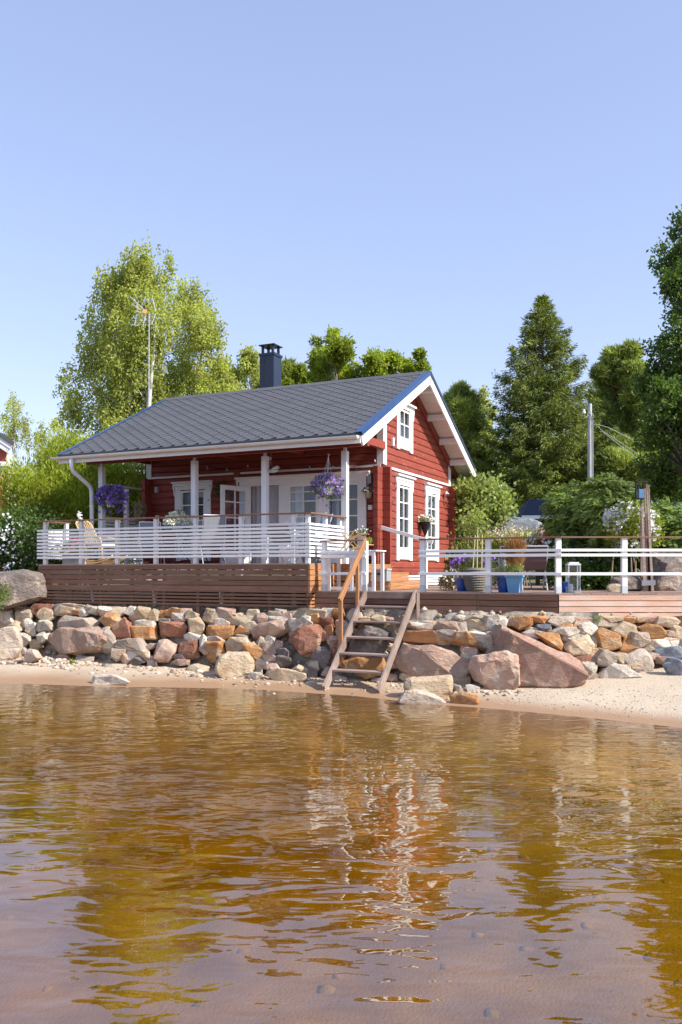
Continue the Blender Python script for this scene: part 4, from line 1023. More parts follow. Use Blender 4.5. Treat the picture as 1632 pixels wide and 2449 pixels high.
for zz in (3.0, 3.7): MB().tube([W(-6.84, 1.55, zz), W(-6.84, 1.55, zz + .03)], .06, 10).build('pipe_bracket', WHITE, roof)
# chimney
ch = MB(); cf_ = (W(-4.26, 5.95, 0), U, V, Z)
ch.fb(cf_, -.225, .225, -.225, .225, 6.5, 8.13); ch.fb(cf_, -.075, -.068, -.232, -.2245, 6.5, 8.12)
chim = ch.build('chimney', NAVY, roof)
m = MB(); m.fb(cf_, -.25, .25, -.25, .25, 8.13, 8.20); m.build('chimney_collar', NAVY, chim)
for a in (-.19, .13):
    for b in (-.19, .13): MB().fb(cf_, a, a + .06, b, b + .06, 8.20, 8.42).build('cap_leg', NAVY, chim)
m = MB(); m.fb(cf_, -.25, .25, -.25, .25, 8.42, 8.445); m.prism(W(-4.26, 5.95, 8.446) - U * .17, V, Z, U, [(-.17, 0), (.17, 0), (.13, .035), (-.13, .035)], .34); m.build('chimney_cap', NAVY, chim)

# ------------------------------------------------------------------ porch: posts, beam, ties
PV = 1.76
for u0 in (-.03, -2.02, -3.93, -6.70):
    board('porch_post', house, W(u0, PV, DU), W(u0, PV, DU + 2.44), .13, .13, WHITE, up=U)
    MB().fb((W(u0, PV, 0), U, V, Z), -.03, .03, -.03, .03, DU + 2.44, DU + 2.53).build('post_bracket', STEEL, house)
m = MB(); m.fb((C0.copy(), U, V, Z), UW - .45, UG + .42, PV - .06, PV + .06, DU + 2.52, DU + 2.68); m.build('porch_beam', REDT, house)
for u0 in (.12, -2.02, -3.93, -6.62):
    m = MB(); zb = DU + 2.685
    m.prism(W(u0 - .055, PV - .10, 0), V, Z, U, [(0, zb), (VF - PV + .1, zb + .02), (VF - PV + .1, zb + .20), (0, zb + .16)], .11); m.build('tie_beam', REDT, house)
v_ = VE + .12; k = 0
for i in range(14):
    m = MB(); uu = UR0 + .25 + i * .575
    m.box(W(uu, 0, 0) - W(0, 0, 0) + FR[0] + SSf * .05 + NSf * -.20, U * .05, SSf * (LEN - 1.4), NSf * .12); m.build('rafter', REDT, roof)
# far end of the porch: slatted screen
for i in range(14): board('screen_slat', house, W(UW - .02, PV + .08, DU + .12 + i * .082), W(UW - .02, VF - .02, DU + .12 + i * .082), .02, .058, WHITEW)
for vv, top in ((2.72, 1.98), (2.30, 1.1)): board('screen_post', house, W(UW - .02, vv, DU), W(UW - .02, vv, DU + top), .1, .1, WHITE, up=U) if top > 1.5 else None
board('screen_rail', house, W(UW - .02, PV + .05, DU + 2.02), W(UW - .02, VF + .05, DU + 2.02), .06, .045, WHITEW)

# small fittings on the walls
def fit(name, F, a, z, wd, h, d, m=WHITE):
    q = MB(); q.fb(F, a - wd / 2, a + wd / 2, .012, .012 + d, z - h / 2, z + h / 2); q.fb(F, a - wd / 2 + .01, a + wd / 2 - .01, .012 + d, .02 + d, z - h / 2 + .012, z + h / 2 - .012); return q.build(name, m, house)
fit('wall_lamp', FF, -6.36, 4.27, .085, .16, .09, GREYP); fit('socket_box', FF, -6.36, 3.55, .10, .085, .05)
fit('wall_lamp', FF, -.19, 4.27, .085, .20, .09, GREYP); fit('socket_box', FF, -.19, 3.61, .11, .11, .05)
fit('sensor_box', GF, 4.15, 5.22, .09, .20, .05)
lm = MB(); p0 = W(UG + .10, 8.12, 4.22)
lm.lathe(p0 - Z * .16, [(.05, 0), (.055, .02), (.05, .03), (.075, .20), (.08, .22), (.02, .29)], 6)
ln = lm.build('lantern_glass', GLASSC, house); MB().lathe(p0 + Z * .06, [(.09, 0), (.03, .07), (.012, .1)], 6).build('lantern_roof', GREYP, ln)
MB().tube([W(UG + .01, 8.12, 4.08), W(UG + .05, 8.12, 3.95), W(UG + .10, 8.12, 4.06)], .012, 6).build('lantern_arm', BLACK, ln)
# ------------------------------------------------------------------ plants
def unit(a): return a / np.maximum(np.linalg.norm(a, axis=-1, keepdims=True), 1e-9)
def leaf_mesh(name, P, D, size, ratio, m, parent, seed=0, curl=.15, midx=None):
    """one four-cornered leaf per point: base at P, pointing along D"""
    r = np.random.default_rng(seed + len(P)); D = unit(D); n = len(P)
    S = unit(np.cross(D, r.normal(size=(n, 3)))); Nn = np.cross(S, D)
    L = (np.asarray(size) * np.ones(n))[:, None]; w_ = L * ratio * .5
    v = np.stack([P, P + D * L * .45 + S * w_ + Nn * L * curl * .5, P + D * L, P + D * L * .45 - S * w_ + Nn * L * curl * .5], 1).reshape(-1, 3)
    f = np.arange(4 * n).reshape(n, 4)
    return np_mesh(name, v, f, m, parent, midx=midx)
def lobes_px(lobs, Y, spread, r):
    """crown lobes read off the photograph at distance Y, with depth given to them"""
    c, rad = [], []
    for l in lobs:
        px, py, rp = l[:3]; dy = l[3] if len(l) > 3 else r.uniform(-spread, spread)
        c.append(P3(px, py, Y)[:]); c[-1] = (c[-1][0], Y + dy, c[-1][2]); rad.append(rp / FPX * Y)
    return np.array(c), np.array(rad)
def sample(c, rad, n, r, shell=.5, flat=(1, 1, 1)):
    k = r.choice(len(c), n, p=rad ** 2.3 / (rad ** 2.3).sum())
    d = unit(r.normal(size=(n, 3))); q = r.random(n) ** shell
    return c[k] + d * (rad[k] * q)[:, None] * np.array(flat), d
BARKB = mat('birch_bark', (.55, .52, .48), .8, .25, 3, (3, 3, 12), .4, 12, .05, tint=(.06, .055, .05), tscale=2.2)
BARK = mat('dark_bark', (.10, .09, .08), .9, .35, 4, (4, 4, 1), .6, 12, .1)
BARKP = mat('pine_bark', (.30, .16, .09), .9, .35, 4, (4, 4, 1), .6, 12, .1)
TWIG = mat('twig_bark', (.22, .17, .12), .9, .3, 4, (4, 4, 1), .3, 12, .1)
def limbs(mb, base, tips, r, r0, bend=.3, n=5, seg=5):
    for tp in tips:
        b, t_ = np.array(base), np.array(tp); mid = (b + t_) / 2 + r.normal(size=3) * np.linalg.norm(t_ - b) * bend * .25 + np.array([0, 0, .1 * np.linalg.norm(t_ - b)])
        ts = np.linspace(0, 1, seg); pts = [(1 - s) ** 2 * b + 2 * s * (1 - s) * mid + s * s * t_ for s in ts]
        mb.tube(pts, [r0 * (1 - .8 * s) for s in ts], n, False)
def tree(name, label, cat, group, Y, base_px, lobs, nleaf, size, m, bark, r0=.16, spread=1.5, seed=1, ratio=.7, hang=0.0, strands=0, trunks=1, shell=.45, gap=.46, up=.2, top=None, extra=None):
    r = np.random.default_rng(seed); c, rad = lobes_px(lobs, Y, spread, r)
    bx_ = (base_px - 816) / FPX * Y; bz = ground_z(bx_, Y)
    t = thing(name, (bx_, Y, bz), label, cat, group)
    mb = MB(); hi = c[np.argmax(c[:, 2])]
    for k in range(trunks):
        a = np.array([bx_ + (k - (trunks - 1) / 2) * .35, Y + r.uniform(-.2, .2), bz - .2])
        tp = hi + (r.normal(size=3) * np.array([.9, .9, .3]) if trunks > 1 else 0) + np.array([0, 0, -.4])
        if trunks > 1: tp = tp + np.array([(k - (trunks - 1) / 2) * .9, 0, -1.0 - k * .5])
        ts = np.linspace(0, 1, 9); wob = r.normal(size=(9, 3)) * .12 * np.array([1, 1, 0])
        pts = [a + (tp - a) * s + wob[i] * (s > 0) for i, s in enumerate(ts)]
        mb.tube(pts, [r0 * (1 - .85 * s) + .015 for s in ts], 8, False)
        for i in range(len(c)):
            if trunks > 1 and i % trunks != k: continue
            s = min(.9, max(.3, (c[i][2] - bz) / max(.1, tp[2] - bz) - .22)); q = a + (tp - a) * s
            limbs(mb, q, [c[i]] + [c[i] + unit(r.normal(size=3)) * rad[i] * .8 for _ in range(4 if trunks > 1 or strands else 2)], r, r0 * .26 * (1 - s * .6), n=4, seg=5)
    mb.build('trunk', bark, t, smooth=True)
    if strands:                                # weeping sprays: leaves along hanging twigs
        S, d = sample(c, rad, strands, r, shell); per = nleaf // strands
        ln = r.uniform(.4, 1.0, strands) * hang
        s = r.random((strands, per)); drift = r.normal(size=(strands, 1, 3)) * .16 * np.array([1, 1, 0])
        P = S[:, None, :] + np.array([0, 0, -1.0]) * (s * ln[:, None])[..., None] + drift * s[..., None] + r.normal(size=(strands, per, 3)) * .07
        keep = fbm(S * .95, 2, seed) > gap - .08
        P = P[keep].reshape(-1, 3); D = r.normal(size=P.shape) * .7 + np.array([0, 0, -.8])
    else:
        ncl = max(60, nleaf // 26); S, d = sample(c, rad, ncl, r, shell); keep = fbm(S * 1.1, 2, seed) > gap - .12; S, d = S[keep], d[keep]
        per = nleaf // max(1, len(S)); P = (S[:, None, :] + r.normal(size=(len(S), per, 3)) * (rad.mean() * .17)).reshape(-1, 3)
        D = np.repeat(d, per, 0) * .6 + r.normal(size=P.shape) * .7 + np.array([0, 0, up])
    leaf_mesh('crown', P, D, size * r.uniform(.7, 1.25, len(P)), ratio, m, t, seed)
    return t
L_BIRCH = leafmat('birch_leaf', (.31, .36, .088), (.49, .51, .165), .5)
L_ROWAN = leafmat('rowan_leaf', (.20, .29, .035), (.40, .44, .07), .48)
L_DARK = leafmat('alder_leaf', (.06, .115, .028), (.15, .23, .045), .33)
L_LIME = leafmat('willow_leaf', (.22, .29, .03), (.42, .45, .07), .48)
L_BUSH = leafmat('bush_leaf', (.15, .22, .045), (.28, .34, .09), .4)
L_GREY = leafmat('snowball_leaf', (.24, .31, .09), (.42, .48, .18), .4)
L_SUMAC = leafmat('pinnate_leaf', (.13, .21, .06), (.28, .35, .12), .4)
L_PINE = leafmat('pine_needle', (.13, .19, .04), (.42, .46, .12), .28)
L_SPRUCE = leafmat('spruce_needle', (.045, .085, .024), (.30, .33, .06), .2)
L_FAR = leafmat('far_leaf', (.08, .12, .035), (.17, .21, .06), .25)

BIRCH = [(372, 650, 60), (300, 690, 62), (440, 690, 58), (250, 745, 55), (360, 760, 80), (470, 765, 55), (240, 830, 60), (330, 850, 75), (430, 845, 70), (505, 800, 42), (205, 905, 55), (290, 930, 70), (390, 930, 70), (480, 900, 55), (165, 960, 36), (230, 985, 55), (310, 1000, 60), (535, 905, 36)]
tree('birch_tree', 'large pale green weeping birch behind the left end of the cabin roof', 'tree', 'trees behind the cabin', 36, 355, BIRCH, 84000, .115, L_BIRCH, BARKB, .17, 1.7, 3, .72, 1.25, 3300, 3, gap=.43)
tree('birch_tree', 'small light birch just left of the dark chimney', 'tree', 'trees behind the cabin', 37, 575, [(585, 880, 34), (550, 905, 34), (600, 925, 32), (560, 950, 38), (615, 960, 32), (600, 850, 24), (625, 900, 26), (530, 870, 26), (640, 930, 22)], 26000, .12, L_BIRCH, BARKB, .07, .9, 4, .72, .9, 1000, 1, gap=.34)
tree('birch_tree', 'pale slender birch with airy crown beside the tall spruce', 'tree', 'trees behind the cabin', 46, 1160, [(1160, 925, 14), (1150, 950, 18), (1172, 975, 18), (1155, 1010, 22), (1165, 1050, 24)], 3000, .13, L_BIRCH, BARKB, .06, .6, 5, .72, 1.0, 160, 1)
tree('birch_tree', 'thin young birch at the far left above the red neighbouring house', 'tree', 'trees behind the cabin', 50, 60, [(28, 935, 10), (38, 965, 18), (20, 1000, 22), (55, 1000, 22), (65, 1030, 25), (15, 1040, 26)], 3600, .12, L_BIRCH, BARKB, .06, .6, 6, .72, .9, 220, 1)
tree('birch_tree', 'small distant birch top just left of the big birch', 'tree', 'trees behind the cabin', 52, 97, [(98, 1010, 9), (92, 1035, 14), (105, 1045, 16), (140, 1010, 16), (135, 1040, 18)], 2000, .12, L_BIRCH, BARKB, .05, .5, 7, .72, .7, 120, 1)
tree('rowan_tree', 'tallest rowan showing above the roof ridge right of the chimney', 'tree', 'rowans behind the cabin roof', 34, 795, [(795, 812, 16), (770, 850, 30), (815, 850, 34), (790, 890, 46), (838, 880, 24), (755, 905, 26), (760, 822, 10)], 15000, .15, L_ROWAN, TWIG, .07, .9, 8, .42, gap=.5)
tree('rowan_tree', 'round bushy rowan above the middle of the roof ridge', 'tree', 'rowans behind the cabin roof', 34.5, 905, [(905, 850, 24), (885, 875, 30), (930, 872, 28), (905, 905, 40), (955, 855, 9)], 12000, .15, L_ROWAN, TWIG, .07, .9, 9, .42, gap=.5)
tree('rowan_tree', 'small twin topped rowan just before the gable peak', 'tree', 'rowans behind the cabin roof', 35, 990, [(975, 865, 13), (1003, 855, 13), (985, 890, 22), (1010, 885, 14)], 4800, .15, L_ROWAN, TWIG, .05, .6, 10, .42, gap=.48)
tree('rowan_tree', 'low rowan touching the right side of the chimney', 'tree', 'rowans behind the cabin roof', 34, 715, [(715, 895, 15), (700, 915, 18), (735, 915, 20), (690, 930, 14)], 5200, .15, L_ROWAN, TWIG, .05, .6, 11, .42, gap=.45)

def pine(label, Y, base_px, lobs, n, seed, size=.33, group='pines behind the garden'):
    """tufts of needles at branch ends"""
    r = np.random.default_rng(seed); c, rad = lobes_px(lobs, Y, 1.0, r); bx_ = (base_px - 816) / FPX * Y; bz = ground_z(bx_, Y)
    t = thing('pine_tree', (bx_, Y, bz), label, 'tree', group)
    mb = MB(); hi = c[np.argmax(c[:, 2])]; a = np.array([bx_, Y, bz - .2]); tp = hi + np.array([0, 0, .3])
    mb.tube([a + (tp - a) * s for s in np.linspace(0, 1, 8)], [.16 * (1 - .85 * s) + .01 for s in np.linspace(0, 1, 8)], 7, False)
    for i in range(len(c)):
        s = min(.92, max(.1, (c[i][2] - bz) / (tp[2] - bz) - .08)); limbs(mb, a + (tp - a) * s, [c[i] + unit(r.normal(size=3)) * rad[i] * .8 for _ in range(5)], r, .05, n=4)
    mb.build('trunk', BARKP, t, smooth=True)
    S, d = sample(c, rad, n, r, .4); keep = fbm(S * 1.2, 2, seed) > .27; S, d = S[keep], d[keep]
    k = 22; P = np.repeat(S, k, 0) + r.normal(size=(len(S) * k, 3)) * .05
    ax = unit(d * .6 + np.array([0, 0, .9])); D = np.repeat(ax, k, 0) * .55 + unit(r.normal(size=P.shape)) * .8
    leaf_mesh('crown', P, D, size * r.uniform(.7, 1.2, len(P)), .14, L_PINE, t, seed, .02); return t
pine('bushy pine between the gable and the tall spruce', 42, 1105, [(1105, 935, 20), (1085, 960, 22), (1125, 960, 22), (1100, 1000, 34), (1130, 1020, 30), (1075, 1000, 18), (1110, 1060, 44), (1140, 1090, 34), (1085, 1080, 28), (1120, 1130, 46)], 2800, 21)
pine('tall pale green pine right of the utility pole', 46, 1475, [(1465, 860, 26), (1500, 850, 22), (1500, 905, 34), (1480, 882, 30), (1440, 895, 26), (1490, 900, 32), (1520, 900, 18), (1460, 945, 40), (1510, 960, 36), (1440, 1000, 38), (1490, 1020, 46), (1540, 1010, 34), (1450, 1070, 46), (1520, 1090, 46), (1480, 1130, 48)], 4800, 22)
pine('pine with low drooping branches behind the sumac bush', 38, 1520, [(1490, 1080, 34), (1540, 1090, 38), (1460, 1120, 36), (1510, 1140, 40), (1560, 1140, 36), (1480, 1170, 36), (1540, 1180, 36), (1440, 1160, 26)], 2800, 23)
pine('dark pine in the shade at the far right behind the bush', 40, 1600, [(1600, 1040, 40), (1640, 1060, 40), (1590, 1100, 40), (1630, 1120, 44), (1600, 1160, 40), (1560, 1060, 30)], 2400, 24)
pine('small pine tip showing between chimney and rowan', 38, 690, [(692, 890, 10), (690, 910, 15), (702, 925, 14)], 420, 25)

def spruce(label, Y, base_px, top_py, half_px, seed, n_wh=44, prof=None):
    r = np.random.default_rng(seed); bx_ = (base_px - 816) / FPX * Y; bz = ground_z(bx_, Y); zt = EYE + (HPX - top_py) / FPX * Y; Hh = zt - bz; Rm = half_px / FPX * Y
    t = thing('spruce_tree', (bx_, Y, bz), label, 'tree', 'conifers behind the garden')
    mb = MB(); mb.tube([(bx_, Y, bz - .2), (bx_, Y, bz + Hh * .5), (bx_, Y, zt - .2)], [.22, .13, .015], 8, False)
    Ps, Ds, Sz = [], [], []
    for k in range(n_wh):
        s = (k + .5) / n_wh; z = bz + Hh * (.06 + .93 * s)
        pr = np.interp(s, [0, .12, .3, .5, .63, .72, .84, .91, .96, 1.0], prof or [.95, 1.0, 1.0, .88, .72, .56, .34, .18, .08, .0])
        nb = int(7 + 4 * (1 - s)); ph = r.uniform(0, 6.28)
        for j in range(nb):
            a = ph + 6.283 * j / nb + r.normal() * .25; L = Rm * pr * r.uniform(.72, 1.16) + .12
            dr = np.array([math.cos(a), math.sin(a), 0]); q = r.uniform(-.1, .35) if s > .75 else r.uniform(-.45, -.05)
            m_ = max(6, int(L * 15)); u_ = np.sort(r.random(m_)) ** .7
            sag = q * u_ * L * .55 + (.28 * (u_ ** 3) * L if s < .8 else .1 * u_ * L)
            C_ = np.array([bx_, Y, z]) + dr * (u_ * L)[:, None] + np.stack([u_ * 0, u_ * 0, sag], -1)
            if r.random() < .55: mb.tube([(bx_, Y, z), tuple(C_[m_ // 2]), tuple(C_[-1])], [.03, .018, .006], 4, False)
            side = np.array([-dr[1], dr[0], 0]); kk = 11
            P = np.repeat(C_, kk, 0); off = r.normal(size=(len(P), 1)) * .22 * np.repeat(.4 + (1 - u_) * .9, kk)[:, None] * min(1, L * .7)
            P = P + side * off + r.normal(size=P.shape) * .05 + np.array([0, 0, -1]) * (np.abs(off) * .25 + r.random((len(P), 1)) * .16)
            D = dr * .65 + side * np.sign(off) * .55 + r.normal(size=P.shape) * .35 + np.array([0, 0, -.45 if s < .8 else .25])
            Ps.append(P); Ds.append(D); Sz.append(r.uniform(.11, .27, len(P)))
    P = np.concatenate(Ps); D = np.concatenate(Ds); S = np.concatenate(Sz); keep = fbm(P * 1.3, 2, seed) > .31
    mb.build('trunk', BARK, t, smooth=True)
    leaf_mesh('crown', P[keep], D[keep], S[keep], .19, L_SPRUCE, t, seed, .05); return t
spruce('tall dark spruce with drooping sunlit branches right of the cabin', 40, 1298, 702, 162, 31, 54)
spruce('smaller spruce hidden behind the utility pole at its right', 44, 1390, 985, 70, 32, 30)

ALD = [(1618, 560, 34), (1640, 600, 50), (1600, 545, 14), (1590, 690, 28), (1625, 690, 50), (1650, 740, 70), (1585, 830, 34), (1620, 830, 60), (1580, 900, 44), (1630, 920, 70), (1560, 955, 36), (1600, 990, 60), (1545, 1000, 26), (1660, 1000, 90), (1590, 1060, 50), (1555, 1050, 30), (1680, 880, 90), (1690, 660, 70), (1640, 430, 14), (1690, 500, 50), (1600, 1115, 40), (1645, 1130, 60), (1575, 1110, 30), (1620, 1170, 44)]
tree('alder_tree', 'large dark shaded leafy tree cut by the right edge', 'tree', 'trees behind the cabin', 25, 1640, ALD, 46000, .115, L_DARK, BARK, .16, 1.0, 12, .62, gap=.40, shell=.5)

# leafy bushes
def bush(name, label, cat, group, Y, lobs, n, size, ratio, m, seed, up=.5, spread=.8, base_px=None, gap=.40, stems=14, parent_extra=None, dense=.32, clsz=.15):
    r = np.random.default_rng(seed); c, rad = lobes_px(lobs, Y, spread, r); bx_ = ((base_px if base_px else lobs[0][0]) - 816) / FPX * Y; bz = ground_z(bx_, Y)
    t = thing(name, (bx_, Y, bz), label, cat, group); mb = MB()
    for i in range(stems):
        k = r.integers(len(c)); q = c[k] + unit(r.normal(size=3)) * rad[k] * .7; limbs(mb, (q[0] * .4 + bx_ * .6 + r.normal() * .2, q[1] * .4 + Y * .6 + r.normal() * .2, bz), [q], r, .03, n=4)
    mb.build('stems', TWIG, t, smooth=True)
    ncl = max(40, n // 14); S, d = sample(c, rad, ncl, r, dense); keep = fbm(S * 1.8, 2, seed) > gap - .1; S, d = S[keep], d[keep]
    per = n // len(S); P = (S[:, None, :] + r.normal(size=(len(S), per, 3)) * clsz).reshape(-1, 3)
    D = np.repeat(d, per, 0) * .6 + r.normal(size=P.shape) * .55 + np.array([0, 0, up])
    leaf_mesh('foliage', P, D, size * r.uniform(.7, 1.25, len(P)), ratio, m, t, seed); return t
HL = [(105, 1100, 48), (150, 1085, 60), (82, 1165, 42), (130, 1150, 75), (200, 1120, 70), (100, 1220, 80), (180, 1200, 85), (250, 1150, 60), (250, 1230, 75), (40, 1250, 45), (310, 1140, 50), (310, 1220, 60), (210, 1290, 70), (340, 1190, 40)]
bush('willow_bush', 'big lime green willow bush behind the left end of the terrace', 'bush', None, 24.5, HL, 52000, .15, .24, L_LIME, 41, .75, 1.2, 170, .36, 26, dense=.3, clsz=.17)
L_MOCK = leafmat('mock_orange_leaf', (.055, .10, .022), (.11, .17, .04), .3)
bush('flowering_shrub', 'dark green shrub with a scatter of tiny white flowers left of the terrace', 'shrub', None, 21.0, [(40, 1290, 60), (95, 1320, 45), (20, 1340, 50), (70, 1260, 50), (110, 1280, 40), (120, 1340, 35), (-30, 1300, 60), (60, 1350, 50)], 15000, .085, .55, L_MOCK, 42, .2, .6, 60, .38, 16)
WF = mat('white_petal', (.82, .82, .80), .7, .05, 5, (1, 1, 1), 0, 10, 0)
def flowers(parent, P, size, m, r, petals=5, name='blossom', nrm=None):
    """open flowers: five small petals each"""
    n = len(P); nn = unit(r.normal(size=(n, 3)) + (np.array([0, -.9, .5]) if nrm is None else nrm)); a = unit(np.cross(nn, r.normal(size=(n, 3)))); b = np.cross(nn, a)
    vs, ds, ss = [], [], []
    v = []
    for k in range(petals):
        t_ = 6.283 * k / petals; e = a * math.cos(t_) + b * math.sin(t_); g = -a * math.sin(t_) + b * math.cos(t_); s = (size * np.ones(n))[:, None]
        v.append(np.stack([P, P + e * s * .6 + g * s * .32 + nn * s * .15, P + e * s + nn * s * .12, P + e * s * .6 - g * s * .32 + nn * s * .15], 1))
    v = np.concatenate(v, 0).reshape(-1, 3); f = np.arange(len(v)).reshape(-1, 4)
    o = np_mesh(name, v, f, m, parent); return tag(o, kind='stuff')
sh = [o for o in col.objects if o.name == 'flowering_shrub'][0]
r_ = np.random.default_rng(5); c_, rad_ = lobes_px([(40, 1300, 55), (95, 1330, 40), (20, 1340, 45), (110, 1300, 30), (30, 1270, 40)], 20.7, .3, r_)
flowers(sh, sample(c_, rad_, 380, r_, .25)[0], .035, WF, r_)
L_LOW = leafmat('ground_bush_leaf', (.12, .17, .04), (.22, .27, .08), .3)
bush('low_plant', 'low pale green plant growing over the boulder at the left edge', 'plant', None, 19.0, [(2, 1415, 18), (8, 1430, 14), (-10, 1425, 20)], 900, .06, .5, L_LOW, 43, .4, .2, 0, .2, 5, clsz=.06)
bush('snowball_bush', 'light green rounded bush with large leaves right of the cabin corner', 'bush', None, 25.5, [(1120, 1200, 46), (1170, 1195, 40), (1110, 1260, 50), (1150, 1270, 42), (1100, 1320, 44), (1150, 1320, 40), (1190, 1230, 26), (1085, 1210, 34)], 9000, .14, .75, L_GREY, 44, .25, .8, 1130, .34, 12)
bush('bamboo_tree', 'thin young tree with grey green leaves tied to stakes by the cabin', 'tree', None, 20.0, [(1135, 1260, 22), (1130, 1300, 18), (1145, 1235, 16)], 900, .09, .5, L_GREY, 52, .2, .3, 1138, .3, 4, clsz=.1).name = 'staked_sapling'
bush('tall_perennials', 'row of yellow green perennials with pale plumes before the dark rock', 'plant', None, 24.0, [(x, 1305 + (i % 3) * 8, 26) for i, x in enumerate(range(1165, 1300, 18))], 6000, .12, .22, leafmat('perennial_leaf', (.20, .25, .03), (.34, .36, .07), .4), 45, 1.1, .3, 1230, .3, 10, clsz=.12)
PLUME = mat('pale_plume', (.62, .56, .36), .9, .1, 4, (1, 1, 1), 0, 10, 0)
tp_ = [o for o in col.objects if o.name == 'tall_perennials'][0]; r_ = np.random.default_rng(8)
Pp = np.array([P3(r_.uniform(1165, 1300), 1278 + r_.uniform(-8, 14), 23.8 + r_.uniform(-.3, .3))[:] for _ in range(34)]); Q = (Pp[:, None, :] + r_.normal(size=(34, 26, 3)) * np.array([.03, .03, .10])).reshape(-1, 3)
tag(leaf_mesh('plumes', Q, r_.normal(size=Q.shape) * .5 + np.array([0, 0, 1]), .06, .5, PLUME, tp_, 3), kind='stuff')

# pinnate bushes behind the low terrace
def pinnate(name, label, Y, lobs, nfr, seed, base_px, m=None, size=.30, group='feathery bushes behind the low terrace', arcs=10):
    r = np.random.default_rng(seed); c, rad = lobes_px(lobs, Y, .7, r); bx_ = (base_px - 816) / FPX * Y; bz = ground_z(bx_, Y)
    t = thing(name, (bx_, Y, bz), label, 'bush', group); mb = MB()
    for i in range(arcs):
        k = r.integers(len(c)); q = c[k] + np.array([r.normal() * rad[k] * .5, r.normal() * rad[k] * .3, rad[k] * r.uniform(.5, 1.0)]); limbs(mb, (bx_ + r.normal() * .3, Y + r.normal() * .2, bz), [q], r, .028, 1.0, 5, 8)
    mb.build('stems', mat('tan_stem', (.34, .25, .15), .8, .2, 5, (1, 1, 1), .1, 20, 0), t, smooth=True)
    S, d = sample(c, rad, nfr, r, .3); keep = fbm(S * 2.0, 2, seed) > .33; S, d = S[keep], d[keep]; n = len(S)
    D = unit(d * np.array([1, .8, .4]) + r.normal(size=(n, 3)) * .45 + np.array([0, -.15, .25])); Ln = size * r.uniform(.7, 1.3, n)
    side = unit(np.cross(D, np.array([0, 0, 1.0]) + r.normal(size=(n, 3)) * .25)); P, DD, SZ = [], [], []
    for j in range(8):
        s = .15 + .11 * j; b = S + D * (Ln * s)[:, None] + np.array([0, 0, -1]) * (Ln * s * s * .45)[:, None]
        for e in (-1, 1):
            P.append(b); DD.append(side * e + D * .55 + np.array([0, 0, -.25])); SZ.append(Ln * .36 * (1 - .45 * abs(s - .45)))
    leaf_mesh('foliage', np.concatenate(P), np.concatenate(DD), np.concatenate(SZ), .36, m or L_SUMAC, t, seed, .1)
    return t
SUM = [(1380, 1210, 46), (1430, 1205, 52), (1475, 1210, 40), (1362, 1278, 40), (1400, 1270, 58), (1460, 1275, 52), (1335, 1325, 32), (1380, 1330, 50), (1440, 1335, 50), (1490, 1320, 40)]
pinnate('sumac_bush', 'wide feathery green bush with arching stems left of the white blossoms', 18.6, SUM, 3600, 46, 1410)
pinnate('sumac_bush', 'feathery green bush at the right edge behind the weathered planks', 18.4, [(1580, 1250, 40), (1620, 1240, 36), (1560, 1300, 40), (1610, 1290, 46), (1650, 1270, 50), (1590, 1320, 36)], 1500, 47, 1600)
bush('ground_creeper', 'dark leafy undergrowth beneath the wide feathery bush', 'shrub', None, 18.0, [(1350, 1375, 34), (1400, 1380, 36), (1450, 1375, 34), (1490, 1360, 30), (1500, 1390, 22)], 4200, .09, .6, L_DARK, 48, .1, .3, 1420, .25, 6, clsz=.1)
hy = bush('hydrangea_bush', 'bright hydrangea covered with white flower panicles behind the rail', 'bush', None, 17.4, [(1500, 1240, 32), (1540, 1255, 34), (1480, 1265, 26), (1525, 1285, 28), (1560, 1285, 22)], 2600, .085, .55, leafmat('hydrangea_leaf', (.22, .28, .03), (.34, .38, .06), .4), 49, .3, .3, 1520, .3, 8, clsz=.09)
r_ = np.random.default_rng(9); c_, rad_ = lobes_px([(1500, 1225, 26), (1535, 1240, 26), (1475, 1250, 24), (1560, 1265, 22), (1460, 1235, 14), (1520, 1290, 20), (1495, 1215, 14), (1490, 1300, 12)], 17.2, .25, r_)
Q, dq = sample(c_, rad_, 84, r_, .2); Q = (Q[:, None, :] + r_.normal(size=(84, 15, 3)) * .045).reshape(-1, 3)
flowers(hy, Q, .03, WF, r_, 4)

# far woods closing the view between the single trees
r_ = np.random.default_rng(77); n = 60000
xx = r_.uniform(-60, 80, n); yy = r_.uniform(62, 80, n); prof = 3.5 + 5.5 * fbm(np.stack([xx * .25, xx * 0, xx * 0], -1), 3, 6) + np.where(xx > 12, 4.5, 0) + np.where(xx < -18, -1.0, 0)
zz_ = 1.6 + prof * r_.random(n) ** .6
tag(leaf_mesh('distant_woods', np.stack([xx, yy, zz_], -1), r_.normal(size=(n, 3)) + np.array([0, -.3, .4]), r_.uniform(.3, .7, n), .5, L_FAR, None, 2), kind='stuff')
r_ = np.random.default_rng(78); n = 22000; xx = r_.uniform(8, 34, n); yy = r_.uniform(46, 56, n); zz_ = 1.6 + (5.5 + 2 * fbm(np.stack([xx * .4, xx * 0, xx * 0], -1), 2, 3)) * r_.random(n)
tag(leaf_mesh('undergrowth', np.stack([xx, yy, zz_], -1), r_.normal(size=(n, 3)) + np.array([0, 0, .2]), r_.uniform(.2, .4, n), .5, L_DARK, None, 4), kind='stuff')
